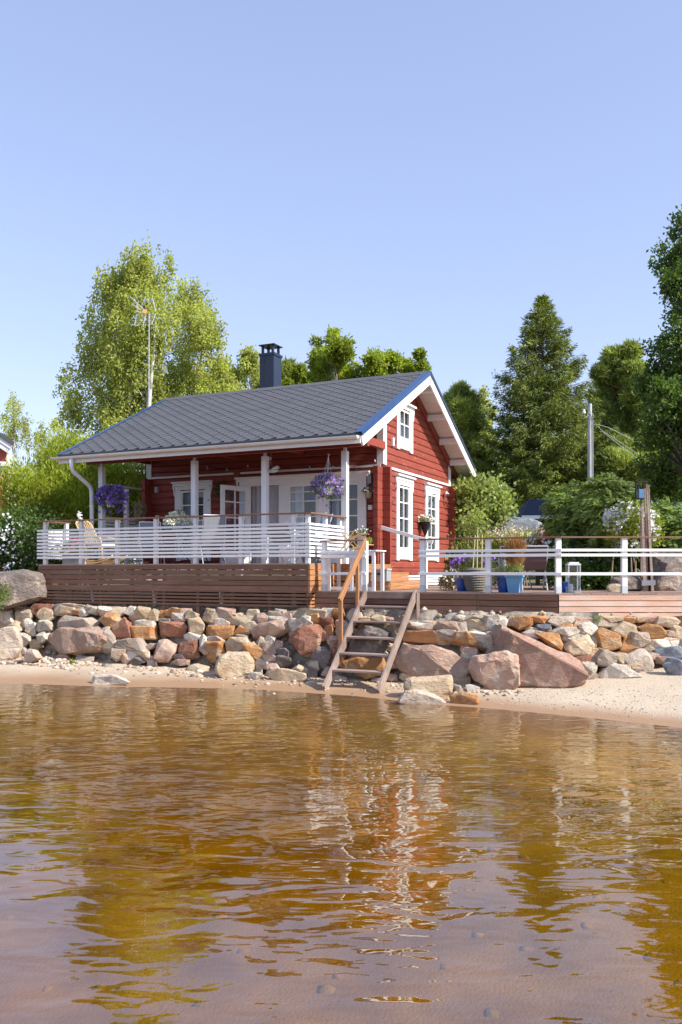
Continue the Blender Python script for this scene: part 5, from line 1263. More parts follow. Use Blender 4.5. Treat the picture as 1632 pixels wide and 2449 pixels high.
# small tufts on the sand and in the wall
def tuft(px, py, Y, label, h=.16, n=60, seed=1, m=None):
    p = P3(px, py, Y); r = np.random.default_rng(seed); P = np.array(p)[None] + r.normal(size=(n, 3)) * np.array([.035, .03, .004]); D = r.normal(size=(n, 3)) * .35 + np.array([0, 0, 1])
    t = thing('grass_tuft', p, label, 'plant', 'tufts on the beach'); leaf_mesh('blades', P, D, h * r.uniform(.6, 1.1, n), .12, m or L_LIME, t, seed)
    MB().tube([p, p + Z * h * .5], .006, 4).build('stalk', TWIG, t)
p = sand_hit(172, 1590); tuft(172, 1590, p.y, 'small upright green tuft on the sand below the long pinkish boulder', .17, 40, 1)
p = sand_hit(322, 1591); tuft(322, 1591, p.y, 'wider yellow green tuft on the sand in the middle of the left beach', .12, 70, 2)
p, _ = wall_hit(1428, 1484); tuft(1428, 1488, p.y - .12, 'bright green weed growing from the top of the stone wall', .15, 50, 3, L_BUSH)
# ------------------------------------------------------------------ outbuildings, pole, antenna
t = thing('garden_pavilion', P3(1310, 1300, 27), 'low open garden pavilion with dark blue roof and white gutter behind the bushes', 'pavilion')
pO = P3(1250, 1232, 27); aX, aY = Vector((1, 0, 0)), Vector((0, 1, 0)); pz = pO.z
m = MB(); L_ = 6.2
rv = [Vector((pO.x, 27, pz)), Vector((pO.x + L_, 27, pz)), Vector((pO.x + L_ - .5, 28.3, pz + .62)), Vector((pO.x + .5, 28.3, pz + .62)), Vector((pO.x + L_, 29.6, pz)), Vector((pO.x, 29.6, pz))]
m.add(rv + [q - Z * .05 for q in rv], [(0, 1, 2, 3), (3, 2, 4, 5), (0, 3, 5), (1, 4, 2), (6, 9, 8, 7), (9, 11, 10, 8), (0, 6, 7, 1), (4, 10, 11, 5), (0, 5, 11, 6), (1, 7, 10, 4)])
m.build('roof', mat('blue_felt', (.012, .022, .05), .8, .3, 10, (1, 1, 1), .2, 40, 0), t)
MB().fb((pO, aX, aY, Z), -.03, L_ + .03, -.07, -.005, -.12, -.015).build('gutter', WHITE, t)
for k, xx in enumerate((.55, 2.6, 4.6, 5.9)): board('post', t, (pO.x + xx, 27.3, ground_z(pO.x, 27) - .1), (pO.x + xx, 27.3, pz - .04), .12, .12, mat('dark_red_wood', (.06, .022, .02), .7, .2, 4, (1, 8, 8), .1, 20, 0), up=aX)
MB().fb((pO, aX, aY, Z), .5, L_ - .2, 2.3, 2.38, -1.6, -.05).build('back_wall', mat('dark_red_wall', (.05, .02, .018), .8, .2, 4, (1, 1, 1), .1, 20, 0), t)
MB().fb((pO, aX, aY, Z), .4, L_ - .1, .25, .36, -.17, -.05).build('eave_beam', mat('dark_red_wood', (.06, .022, .02)), t)

# neighbouring cabin
t = thing('red_cottage', P3(-60, 1330, 36), 'red boarded neighbouring cottage with white trim cut off by the left edge', 'house')
Yn = 36.0; q = lambda px, py: P3(px, py, Yn)
e0, e1 = q(0, 1030), q(46, 1060); sl_ = (e1.z - e0.z) / (e1.x - e0.x)
xw = q(19, 1100).x; zb_ = ground_z(xw, Yn)
def yz(x): return e0.z + (x - e0.x) * sl_
nb_ = 12; aD = Vector((-.5, .866, 0))
for i in range(nb_):
    x1 = xw - i * .2; board_ = MB(); zt1, zt0 = yz(x1) - .62, yz(x1 - .195) - .62
    vs = [Vector((x1 - .195, Yn, zb_)), Vector((x1, Yn, zb_)), Vector((x1, Yn, zt1)), Vector((x1 - .195, Yn, zt0))]
    board_.add(vs + [p + aY * .05 for p in vs], [(0, 1, 2, 3), (1, 5, 6, 2), (4, 0, 3, 7), (3, 2, 6, 7), (7, 6, 5, 4)]); board_.build('wall_board', REDF, t)
m = MB(); m.box(Vector((xw - 3, Yn + .06, zb_)), aX * 2.98, aD * 5, Z * 1.9); m.build('side_wall', REDF, t)
m = MB(); m.fb((Vector((xw, Yn - .05, 0)), aX, aY, Z), -.02, .16, -.02, .1, zb_, yz(xw) - .5); m.build('corner_board', WHITE, t)
dv = Vector((e1.x - e0.x, 0, e1.z - e0.z)).normalized(); up_ = Vector((-dv.z, 0, dv.x))
m = MB(); m.box(e1 - aY * .45 - dv * 3.2 - up_ * .36, dv * 3.2, aY * .05, up_ * .18); m.box(e1 - aY * .42 - dv * 3.2 - up_ * .56, dv * 3.15, aY * .05, up_ * .19); m.build('bargeboard', WHITE, t)
m = MB(); m.box(e1 - aY * .5 - dv * 3.2 - up_ * .17, dv * 3.22, aD * 6, up_ * .16); m.build('roof', SHINGLE, t)
m = MB(); m.box(e1 - aY * .36 - dv * 3.2 - up_ * .58, dv * 3.1, aY * .36, up_ * .03); m.build('soffit', WHITE, t)
zc = q(0, 1117).z; m = MB(); m.fb((Vector((xw, Yn - .4, zc)), aX, aY, Z), -3, .12, 0, .36, 0, .18); m.build('porch_cornice', WHITE, t)
m = MB(); m.box(Vector((xw - 3, Yn - .45, zc - .02)), aX * 3.1, Vector((0, -.9, -.75)), Vector((0, .04, -.05))); m.build('porch_roof', SHINGLE, t)
m = MB(); m.fb((Vector((xw, Yn - 1.3, zb_)), aX, aY, Z), -.14, .0, 0, .14, 0, zc - .8 - zb_); m.build('porch_post', WHITE, t)

# utility pole
Yp = 32; pb = P3(1411, 1366, Yp); ptop = P3(1411, 966, Yp)
t = thing('utility_pole', (pb.x, Yp, ground_z(pb.x, Yp)), 'grey weathered utility pole with cables before the spruce', 'utility pole')
MB().tube([(pb.x, Yp, ground_z(pb.x, Yp) - .2), (pb.x, Yp, ptop.z)], [.10, .075], 12).build('pole', mat('pole_wood', (.46, .45, .45), .8, .3, 5, (10, 10, .6), .4, 10, 0), t, smooth=False)
MB().lathe(P3(1397, 985, Yp - .15) - Z * .08, [(.03, 0), (.06, .02), (.065, .08), (.04, .12), (.045, .15), (.02, .18)], 10).build('insulator', WHITE, t)
MB().tube([P3(1397, 985, Yp - .15) - Z * .08, P3(1400, 990, Yp - .1) - Z * .15, P3(1408, 992, Yp - .08)], .014, 5).build('insulator_arm', STEEL, t)
for k, (x1, y1) in enumerate(((1443, 1034), (1440, 1030), (1455, 1022))):
    MB().tube([P3(1416, 995, Yp - .09), P3(1419, 1003, Yp - .1), P3(1425, 1014, Yp - .1), P3(x1, y1, Yp - .1), P3(x1 + 90, y1 + 70 - k * 12, Yp + 2)], .011, 5).build('cable', mat('cable_grey', (.35, .40, .38), .6, .1, 5, (1, 1, 1), 0, 20, 0), t)
MB().tube([P3(1418, 1000, Yp - .08), P3(1418.5, 1100, Yp - .08), P3(1418.5, 1300, Yp - .08)], .018, 5).build('riser_cable', GREYP, t)
MB().tube([P3(1405, 990, Yp - .1), P3(1412, 984, Yp - .12), P3(1418, 990, Yp - .1), P3(1421, 997, Yp - .1), P3(1416, 1000, Yp - .1)], .014, 5).build('cable_loop', GREYP, t)

# television antenna behind the roof
Ya = 30.5; mb_ = P3(356, 1000, Ya)
t = thing('tv_antenna', (mb_.x, Ya, 4.6), 'silver television antenna on a tall thin mast in front of the big birch', 'antenna')
MB().tube([(mb_.x, Ya, 3.5), P3(357, 752, Ya)], [.02, .015], 8).build('mast', STEEL, t)
A_ = lambda x, y, dy=0: P3(300 + x / 15.68, 680 + y / 15.68, Ya + dy)
ALU = mat('antenna_metal', (.62, .62, .64), .4, .05, 5, (1, 1, 1), 0, 20, 0, metal=.2)
MB().tube([A_(180, 460, -.4), A_(640, 900, -.1), A_(780, 1060)], .012, 6).build('boom', ALU, t)
MB().tube([A_(260, 740, -.3), A_(600, 960, -.1)], .009, 6).build('boom', ALU, t)
MB().tube([A_(380, 990, -.3), A_(620, 1080, -.05)], .009, 6).build('boom', ALU, t)
q0 = A_(690, 1000, -.05); MB().box(q0 - Vector((.05, .04, .07)), Vector((.13, 0, -.03)), Vector((0, .08, 0)), Vector((.03, 0, .14))).build('dipole_box', mat('orange_plastic', (.75, .42, .15), .5, .05, 5, (1, 1, 1), 0, 20, 0), t)
for (a_, b_) in (((440, 680), (450, 1000)), ((350, 540), (370, 620)), ((1020, 500), (1150, 1020))): MB().bar(A_(*a_, -.1), A_(*b_, -.1), .03, .015, Vector((0, 1, 0))).build('element_bar', ALU, t)
for (a_, b_) in (((430, 1140), (350, 1530)), ((770, 1160), (670, 1530)), ((1140, 1090), (1000, 1500))): MB().bar(A_(*a_, .05), A_(*b_, .05), .028, .015, Vector((0, 1, 0))).build('reflector_frame', ALU, t)
for k in range(6):
    s = k / 5; MB().tube([A_(430 - 80 * s, 1160 + 370 * s, .05), A_(1130 - 130 * s, 1110 + 390 * s, .05)], .006, 5).build('reflector_rod', ALU, t)
for k in range(4):
    s = k / 3; MB().tube([A_(680, 560 + 110 * s, .1), A_(1030 + 90 * s, 560 + 130 * s, .05)], .005, 5).build('reflector_rod', ALU, t)

# ------------------------------------------------------------------ rocks that stand by themselves behind the shore
def bigrock(p, size, c, label, rz=0, cat='boulder', var=None): return tag(rock('boulder', None, p, size, c, (0, 0, rz), var), label, cat)
p = P3(30, 1410, 19.9); bigrock(p, (1.75, 1.2, .95), 'k', 'big smooth dark boulder between the flowering shrub and the left end of the terrace', -.3, var=3)
p = P3(1228, 1290, 25.2); bigrock(p, (1.95, 1.0, 1.35), 'd', 'dark grey cracked bedrock knoll behind the yellow green perennials', 0, var=5)
p = P3(1600, 1375, 17.4); bigrock(p, (1.05, .8, 1.0), 'k', 'brown boulder behind the white rail at the right edge', .2, var=7)
p = P3(1498, 1400, 16.9); bigrock(p, (.62, .5, .42), 'k', 'grey brown boulder behind the rail left of the weathered planks', 0, var=9)
p = P3(1472, 1408, 16.5); bigrock(p, (.34, .3, .2), 'b', 'small tan stone behind the rail left of the grey brown boulder', 0, var=11)

# ------------------------------------------------------------------ weathered plank bundle, black lantern frame
Yw = 16.6
t = thing('driftwood_pillar', P3(1548, 1416, Yw), 'bundle of tall weathered grey planks standing behind the rail', 'sculpture')
for k, (x0, y0, x1, y1) in enumerate(((1544, 1418, 1536, 1210), (1549, 1418, 1543, 1168), (1556, 1418, 1550, 1175), (1562, 1418, 1547, 1158), (1560, 1418, 1552, 1160), (1553, 1418, 1545, 1225))):
    a, b = P3(x0, y0, Yw + .06 * (k % 3)), P3(x1, y1, Yw + .06 * (k % 3)); wd = .075 if k in (0, 2, 5) else .05
    m = MB(); ax_ = (b - a).normalized(); sd = Vector((1, 0, 0)); m.prism(a - sd * wd / 2, sd, ax_, Vector((0, 1, 0)), [(0, 0), (wd, 0), (wd * .75, (b - a).length), (wd * .35, (b - a).length)], .035); m.build('plank', GREYWOOD, t)
p = P3(1552, 1394, Yw - .1); MB().fb((p, Vector((.998, 0, .04)), aY, Z), -.13, .13, 0, .05, -.05, .05).build('cross_block', mat('grey_slate', (.22, .23, .26), .7, .1, 5, (1, 1, 1), .1, 20, 0), t)
t = thing('candle_lantern', P3(1533, 1192, Yw + .35), 'black framed square lantern on top behind the weathered planks', 'lantern')
lf = (P3(1534, 1192, Yw + .35), aX, aY, Z); m = MB()
for a in (-.09, .075):
    for b in (-.09, .075): m.fb(lf, a, a + .018, b, b + .018, 0, .31)
m.fb(lf, -.10, .10, -.10, .10, .31, .335); m.fb(lf, -.10, .10, -.10, .10, -.02, 0); m.build('frame', BLACK, t)
m = MB(); m.fb(lf, -.07, .07, -.07, .07, .0, .18); m.build('blue_glass', mat('blue_glass', (.12, .25, .42), .15, .1, 4, (1, 1, 1), 0, 20, 0), t)
MB().tube([P3(1534, 1192, Yw + .35) - Z * .02, P3(1534, 1420, Yw + .35)], .02, 6).build('stake', GREYWOOD, t)

# ------------------------------------------------------------------ pots and plants on the low terrace
def on_low(px, py=None, Y=None): return Vector(((px - 816) / FPX * Y, Y, DL))
POTB = mat('cobalt_glaze', (.012, .075, .36), .2, .1, 5, (1, 1, 1), .02, 20, .05, spec=.7)
POTL = mat('sky_blue_plastic', (.16, .36, .58), .45, .05, 5, (1, 1, 1), .02, 20, .03)
def pot(name, p, r0, r1, h, m, label, n=20, rim=.012, group=None):
    t = thing(name, p, label, 'plant pot', group)
    MB().lathe(p, [(r0, 0), (r0 + (r1 - r0) * .5, h * .5), (r1, h - .03), (r1 + rim, h - .03), (r1 + rim, h), (r1 - .012, h), (r1 - .02, h - .05), (.001, h - .05)], n, False).build('pot_body', m, t, smooth=False)
    MB().lathe(p + Z * (h - .049), [(r1 - .022, 0), (.001, .012)], n, False).build('soil', mat('potting_soil', (.03, .02, .014), .95, .3, 20, (1, 1, 1), .5, 60, 0), t)
    return t
def plant(name, label, p, blobs, n, size, ratio, m, seed, up=.6, cat='plant', group=None, spread=.5, stem=True):
    """small plant: blobs are (dx, dy, dz, r) round p"""
    r = np.random.default_rng(seed); t = thing(name, p, label, cat, group); c = np.array([[p.x + b[0], p.y + b[1], p.z + b[2]] for b in blobs]); rad = np.array([b[3] for b in blobs])
    P, d = sample(c, rad, n, r, .4); leaf_mesh('leaves', P, d * .7 + r.normal(size=P.shape) * spread + np.array([0, 0, up]), size * r.uniform(.7, 1.2, n), ratio, m, t, seed)
    mb = MB(); limbs(mb, tuple(p), [tuple(x) for x in c] + [tuple(x + unit(r.normal(size=3)) * q * .6) for x, q in zip(c, rad)], r, .008, n=4, seg=4); mb.build('stems', TWIG, t); return t
p = on_low(1106, Y=16.9); pot('plant_pot', p, .10, .135, .27, POTB, 'small cobalt blue pot left of the wicker planter')
p = on_low(1137, Y=16.6); WICK = mat('grey_wicker', (.20, .18, .15), .8, .35, 30, (1, 1, 3), .8, 60, 0)
t = thing('wicker_planter', p, 'large round grey woven planter behind the white rail', 'planter')
MB().lathe(p, [(.15, 0), (.20, .12), (.225, .28), (.215, .42), (.19, .46), (.17, .46), (.19, .40), (.001, .38)], 24, False).build('basket', WICK, t)
for k in range(9): MB().lathe(p + Z * (.03 + k * .046), [(.165 + .06 * math.sin(.25 + k * .24), 0), (.178 + .06 * math.sin(.25 + k * .24), .018), (.165 + .06 * math.sin(.25 + k * .24), .036)], 24, False).build('woven_band', WICK, t)
BAMB = mat('bamboo_cane', (.66, .52, .30), .6, .15, 4, (1, 1, 1), .1, 20, 0)
sp_ = [o for o in col.objects if o.name == 'staked_sapling'][0]; sp_['label'] = 'thin young tree tied to three bamboo canes in the wicker planter'
for k, (xa, ya, xb, yb) in enumerate(((1130, 1370, 1137, 1280), (1141, 1372, 1143, 1262), (1152, 1370, 1154, 1278))):
    t = thing('bamboo_cane', P3(xa, ya, 16.6), ('leftmost bamboo cane standing in the wicker planter', 'middle and tallest bamboo cane in the wicker planter', 'rightmost bamboo cane standing in the wicker planter')[k], 'cane', 'canes in the wicker planter')
    a, b = P3(xa, ya + 10, 16.6 + .04 * k), P3(xb, yb, 16.6 + .04 * k)
    MB().tube([a, b], [.011, .008], 6).build('cane', BAMB, t)
    for s in (.3, .55, .8): MB().tube([a + (b - a) * s, a + (b - a) * (s + .012)], .013, 6).build('cane_node', BAMB, t)
VIO = mat('violet_petal', (.28, .12, .52), .7, .15, 5, (1, 1, 1), 0, 20, .1); VIO2 = mat('blue_violet_petal', (.13, .075, .42), .7, .2, 5, (1, 1, 1), 0, 20, .1)
L_POT = leafmat('pot_leaf', (.10, .15, .035), (.20, .24, .07), .3); L_SILV = leafmat('silver_leaf', (.34, .36, .24), (.50, .52, .36), .25)
p = on_low(1120, Y=17.6)
t = plant('lavender_bush', 'violet flowering bush behind the wicker planter by the cabin', p, [(-.1, 0, .45, .24), (.15, 0, .5, .24), (.35, .05, .48, .22), (-.3, 0, .35, .2), (.0, .1, .62, .18)], 1500, .07, .3, L_POT, 61)
r_ = np.random.default_rng(12); c_ = np.array([[p.x + a, p.y - .05, p.z + b] for a, b in ((-.15, .66), (.1, .72), (.3, .68), (.42, .6), (-.3, .55))]); flowers(t, sample(c_, np.full(5, .14), 150, r_, .4)[0], .032, VIO, r_)
p = on_low(1082, Y=17.4); t = plant('flower_clump', 'low clump of pink and cream flowers at the foot of the cabin gable', p, [(0, 0, .2, .2), (.15, 0, .28, .16), (-.12, 0, .14, .16)], 900, .06, .45, leafmat('bronze_leaf', (.14, .10, .05), (.26, .22, .11), .3), 62)
flowers(t, sample(np.array([[p.x, p.y - .08, p.z + .28]]), np.array([.22]), 40, r_, .4)[0], .03, mat('cream_petal', (.75, .66, .58), .7, .1, 5, (1, 1, 1), 0, 20, 0), r_)
p = on_low(1206, Y=15.95); pot('plant_pot', p, .105, .14, .30, POTB, 'cobalt blue glazed pot touching the light blue tub')
t = plant('heather_plant', 'silvery heather spilling over the cobalt pot beside the light blue tub', p + Z * .26, [(0, 0, .10, .13), (-.13, -.02, .04, .12), (-.2, 0, -.1, .09), (.06, 0, .18, .12)], 1100, .06, .2, L_SILV, 63, .8)
p = on_low(1231, Y=15.7); t = thing('square_tub', p, 'light blue square plastic tub with a broad rim', 'plant pot')
m = MB(); fr_l = (p, U, V, Z)
def frus(mb, a0, a1, z0, z1):
    vs = [p + U * sx * a + V * sy * a + Z * z for a, z in ((a0, z0), (a1, z1)) for sx, sy in ((-1, -1), (1, -1), (1, 1), (-1, 1))]
    mb.add(vs, [(0, 3, 2, 1), (4, 5, 6, 7), (0, 1, 5, 4), (1, 2, 6, 5), (2, 3, 7, 6), (3, 0, 4, 7)])
frus(m, .095, .135, 0, .29); m.build('tub_body', POTL, t); m = MB(); frus(m, .152, .152, .285, .345); m.build('tub_rim', POTL, t)
GRASS = leafmat('rust_grass', (.30, .14, .06), (.44, .26, .11), .3)
plant('ornamental_grass', 'rust red ornamental grass growing in the light blue tub', p + Z * .33, [(0, 0, .22, .14), (.03, 0, .42, .15), (-.04, 0, .36, .12), (.05, 0, .5, .1)], 1300, .20, .05, GRASS, 64, 1.6, spread=.25)
plant('heather_plant', 'pale green tuft at the foot of the rust red grass in the light blue tub', p + Z * .30, [(-.05, -.02, .12, .1), (.08, -.03, .1, .08)], 420, .08, .18, leafmat('pale_green_leaf', (.26, .30, .09), (.38, .40, .15), .3), 65, 1.0)

# lantern, candle, little mirror frame
Yl = 15.75; p = on_low(1371, Y=Yl)
t = thing('floor_lantern', p, 'tall clear glass lantern with pale top standing on the low terrace', 'lantern'); lf = (p, aX, aY, Z)
m = MB()
for a in (-.115, .095):
    for b in (-.10, .08): m.fb(lf, a, a + .02, b, b + .02, 0, .52)
m.fb(lf, -.118, .118, -.103, .103, .0, .02); m.build('frame', GREYP, t)
m = MB(); m.fb(lf, -.118, .118, -.103, .103, .50, .53); m.fb(lf, -.09, .09, -.08, .08, .53, .56); m.build('top', WHITEW, t)
for (a0, a1, b0, b1) in ((-.095, .095, -.095, -.092), (.105, .108, -.08, .08), (-.108, -.105, -.08, .08)): MB().fb(lf, a0, a1, b0, b1, .02, .50).build('pane', GLASSC, t)
MB().tube([p + Z * .56, p + Z * .60 + aX * .03, p + Z * .63, p + Z * .60 - aX * .03, p + Z * .56], .008, 5).build('ring', BLACK, t)
t = thing('candle', p + aX * -.045 + Z * .021, 'thick white candle inside the tall glass lantern', 'candle')
MB().lathe(p + aX * -.045 + Z * .021, [(.045, 0), (.045, .13), (.038, .135), (.001, .125)], 14, False).build('wax', mat('candle_wax', (.82, .80, .76), .5, .03, 5, (1, 1, 1), 0, 20, 0), t); MB().tube([p + aX * -.045 + Z * .145, p + aX * -.045 + Z * .175], .003, 4).build('wick', BLACK, t)
p = on_low(1350, Y=15.9); pot('plant_pot', p, .06, .085, .20, POTB, 'small blue pot beside the glass lantern behind the bend post')

# garden table with chairs under the white flower bowl
TG = mat('table_grey', (.50, .53, .57), .5, .08, 5, (1, 6, 6), .05, 20, 0)
p = on_low(1262, Y=18.6); t = thing('garden_table', p, 'grey painted garden table behind the pots carrying the flower bowl', 'table'); lf = (p, aX, aY, Z)
for k in range(6): board('table_slat', t, p + Vector((-.62, -.36 + k * .145, .76)), p + Vector((.62, -.36 + k * .145, .76)), .135, .028, TG)
for a in (-.57, .50):
    for b in (-.36, .30): MB().fb(lf, a, a + .07, b, b + .07, 0, .70).build('leg', TG, t)
MB().fb(lf, -.56, .56, -.345, -.325, .66, .742).build('apron', TG, t)
SLING = mat('sling_fabric', (.25, .26, .28), .8, .12, 40, (1, 1, 1), .2, 80, 0); TUBE = mat('silver_tube', (.70, .71, .73), .3, .05, 5, (1, 1, 1), 0, 20, 0, metal=.5); SLINGR = mat('dark_sling', (.14, .09, .09), .8, .12, 40, (1, 1, 1), .2, 80, 0)
def chair(p, rz, fabric, frame, label, group, back=1.06, name='garden_chair'):
    t = thing(name, p, label, 'chair', group, rz); o = p
    def P(x, y, z): return o + Vector((x, y, z))
    for s in (-.25, .25):
        MB().tube([P(s, -.30, 0), P(s, -.02, .42), P(s, .22, .62), P(s, .36, back)], .013, 7).build('leg', frame, t)
        MB().tube([P(s, .32, 0), P(s, .0, .40), P(s, -.22, .60), P(s, .20, .64)], .013, 7).build('armrest', frame, t)
    MB().tube([P(-.25, .36, back), P(.25, .36, back)], .014, 7).build('top_tube', frame, t)
    m = MB(); pr = [(-.26, .45), (-.05, .42), (.12, .44), (.21, .60), (.29, .80), (.36, back - .01)]; vs = [P(sx, y, z) for y, z in pr for sx in (-.24, .24)]
    m.add(vs + [v + Vector((0, .012, -.012)) for v in vs], [(2 * i, 2 * i + 1, 2 * i + 3, 2 * i + 2) for i in range(5)] + [(12 + 2 * i, 12 + 2 * i + 2, 12 + 2 * i + 3, 12 + 2 * i + 1) for i in range(5)]); m.build('sling_seat', fabric, t)
    MB().tube([P(-.25, -.26, .45), P(.25, -.26, .45)], .012, 6).build('front_tube', frame, t)
    return t
chair(on_low(1203, Y=18.9), R(-80), SLING, TUBE, 'pale sling chair at the left end of the grey garden table', 'chairs at the garden table', .98)
chair(on_low(1235, Y=19.5), R(10), SLINGR, TUBE, 'dark sling chair behind the grey garden table', 'chairs at the garden table', .96)
chair(on_low(1275, Y=17.7), R(175), SLINGR, TUBE, 'dark sling chair with pale legs in front of the grey garden table', 'chairs at the garden table', .90)
chair(on_low(1400, Y=18.4), R(60), SLING, TUBE, 'grey folding chair behind the tall glass lantern', 'chairs at the garden table', .98)
p = on_low(1283, Y=18.5) + Z * .776
t = thing('flower_bowl', p, 'red bowl of white and red flowers on the grey garden table', 'flower bowl')
MB().lathe(p, [(.10, 0), (.17, .08), (.20, .15), (.21, .15), (.001, .13)], 18, False).build('bowl', mat('red_bowl', (.42, .03, .03), .35, .1, 5, (1, 1, 1), 0, 20, 0), t)
r_ = np.random.default_rng(14); c_ = np.array([[p.x + a, p.y + b, p.z + z] for a, b, z in ((0, 0, .22), (.18, 0, .18), (-.2, 0, .16), (.05, .05, .34), (.25, 0, .1))]); rd = np.array([.2, .17, .16, .13, .14])
Pq, dq = sample(c_, rd, 700, r_, .4); leaf_mesh('leaves', Pq, dq + r_.normal(size=Pq.shape) * .5, .065, .5, L_POT, t, 5)
Pq, dq = sample(c_, rd * 1.06, 190, r_, .15); flowers(t, Pq, .034, WF, r_)
flowers(t, sample(c_[[0, 3]] + np.array([.08, -.08, .1]), rd[[0, 3]], 26, r_, .3)[0], .035, mat('red_petal', (.65, .07, .03), .7, .1, 5, (1, 1, 1), 0, 20, 0), r_, name='red_blossom')

# ------------------------------------------------------------------ on the raised terrace
def hang_basket(name, label, c, rx, rz_, n, fl, seed, pot_c, hook_top, leafm=None, potm=WHITE, fsize=.038, nf=260):
    r = np.random.default_rng(seed); t = thing(name, c, label, 'hanging basket', 'hanging flower baskets on the porch')
    MB().lathe(Vector(c) + Z * pot_c, [(.09, 0), (.13, .10), (.15, .17), (.16, .17), (.001, .15)], 16, False).build('pot', potm, t)
    MB().tube([Vector(c) + Z * (pot_c + .17), hook_top - Z * .06, hook_top + U * .025 - Z * .02, hook_top + Z * .0, hook_top - U * .02 - Z * .015], .007, 6).build('hook', WHITE, t)
    for s in (-1, 1): MB().tube([Vector(c) + Z * (pot_c + .17) + U * s * .15, hook_top - Z * .06], .004, 4).build('wire', STEEL, t)
    d = unit(r.normal(size=(n, 3))); P = np.array(c) + d * (r.random((n, 1)) ** .45) * np.array([rx, rx * .7, rz_]) + np.array([0, 0, -.06]) * r.random((n, 1))
    leaf_mesh('leaves', P, d + r.normal(size=P.shape) * .5, .07 * r.uniform(.7, 1.2, n), .42, leafm or L_POT, t, seed)
    d = unit(r.normal(size=(nf, 3)) + np.array([0, -.3, .1])); P = np.array(c) + d * (.7 + .4 * r.random((nf, 1))) * np.array([rx, rx * .7, rz_])
    tr = r.random(nf) < .12; P[tr] += np.array([0, 0, -1]) * r.uniform(.1, .3, (tr.sum(), 1))
    for i, m_ in enumerate(fl): flowers(t, P[i::len(fl)], fsize, m_, r, name='blossom')
    return t
c = P3(266, 1187, 21.0); hang_basket('flower_basket', 'deep violet petunia basket hanging by the left porch post and downpipe', c, .40, .27, 900, [VIO2, VIO2, VIO], 71, -.27, P3(268, 1157, 20.95), nf=330, fsize=.045)
c = P3(783, 1160, 18.35); hang_basket('flower_basket', 'spiky lilac flower basket hanging in front of the glazed porch doors', c, .36, .24, 620, [VIO, mat('lilac_petal', (.45, .32, .62), .7, .1, 5, (1, 1, 1), 0, 20, .1), VIO2], 72, -.22, P3(786, 1085, 18.4), nf=260, fsize=.034)
def wall_pot(name, label, p, potm, prof, n, seed, nl=220, nf=90, r0=.12, fm=WF):
    r = np.random.default_rng(seed); t = thing(name, p, label, 'wall pot'); MB().lathe(Vector(p), prof, 14, False).build('pot', potm, t)
    top = np.array(p) + np.array([0, 0, prof[-1][1] + .02]); d = unit(r.normal(size=(nl, 3))); d[:, 2] = np.abs(d[:, 2]); P = top + d * r.random((nl, 1)) ** .5 * np.array([r0 * 1.25, r0, r0 * .8])
    leaf_mesh('leaves', P, d + r.normal(size=P.shape) * .5, .05, .5, L_POT, t, seed); d = unit(r.normal(size=(nf, 3))); d[:, 2] = np.abs(d[:, 2]); flowers(t, top + d * np.array([r0 * 1.4, r0 * 1.1, r0]) * r.uniform(.75, 1.05, (nf, 1)), .026, fm, r); return t
n_ = W(-.19, VF - .15, 0); p = Vector((n_.x, n_.y, 0)); p.z = EYE + (HPX - 1192) / FPX * p.y
wall_pot('wall_basket', 'small woven basket of white daisies on the front wall beside the lamp', p, mat('woven_straw', (.42, .33, .22), .85, .3, 30, (1, 1, 2), .6, 60, 0), [(.07, 0), (.10, .12), (.115, .14), (.001, .13)], 14, 73)
n_ = W(UG + .17, 6.12, 0); p = Vector((n_.x, n_.y, 0)); p.z = EYE + (HPX - 1276) / FPX * p.y
wall_pot('wall_pot', 'black cone pot of white flowers on the gable between two windows', p, BLACK, [(.02, -.06), (.05, .02), (.12, .22), (.15, .30), (.155, .30), (.001, .28)], 14, 74, 320, 120, .20, mat('ivory_petal', (.82, .80, .66), .7, .05, 5, (1, 1, 1), 0, 20, 0))

# hanging driftwood bird
def OnF(u, v, px, py):                          # point on the plane v at a pixel row
    q = W(u, v); return Vector((q.x, q.y, EYE + (HPX - py) / FPX * q.y))
ub = -1.86; c = OnF(ub, PV + .02, 668, 1125)
t = thing('driftwood_bird', c, 'driftwood bird ornament hanging on a string from the porch beam', 'ornament')
DRIFT = mat('driftwood', (.62, .54, .45), .8, .2, 6, (1, 3, 3), .3, 20, 0)
MB().tube([c + U * -.20 + Z * .04, c + U * -.14 + Z * .03, c + U * -.02 - Z * .02, c + U * .08 - Z * .03, c + U * .16 + Z * .0], [.008, .03, .035, .03, .01], 8).build('body', mat('pale_green_wood', (.50, .56, .52), .8, .2, 6, (1, 3, 3), .3, 20, 0), t, smooth=True)
MB().tube([c + U * -.04 + Z * .0, c + U * .06 + Z * .035, c + U * .14 + Z * .06, c + U * .17 + Z * .09], [.008, .04, .045, .012], 8).build('wing', DRIFT, t, smooth=True)
MB().tube([c + U * -.21 + Z * .035, c + U * -.17 + Z * .04], [.014, .022], 7).build('head', WHITEW, t)
top = Vector((c.x, c.y, DU + 2.52)); rg_ = c + Z * .27 + U * -.04
MB().tube([top, rg_ + Z * .03], .005, 5).build('string', mat('twine', (.45, .33, .27), .9, .1, 5, (1, 1, 1), 0, 20, 0), t)
for s in (-.06, .03): MB().tube([rg_ - Z * .03, c + U * s + Z * .02], .004, 4).build('string', mat('twine', (.45, .33, .27)), t)
m = MB(); nseg = 14
m.tube([rg_ + U * .028 * math.cos(6.283 * k / nseg) + Z * .028 * math.sin(6.283 * k / nseg) for k in range(nseg + 1)], .008, 6, False); m.build('ring', WHITE, t)

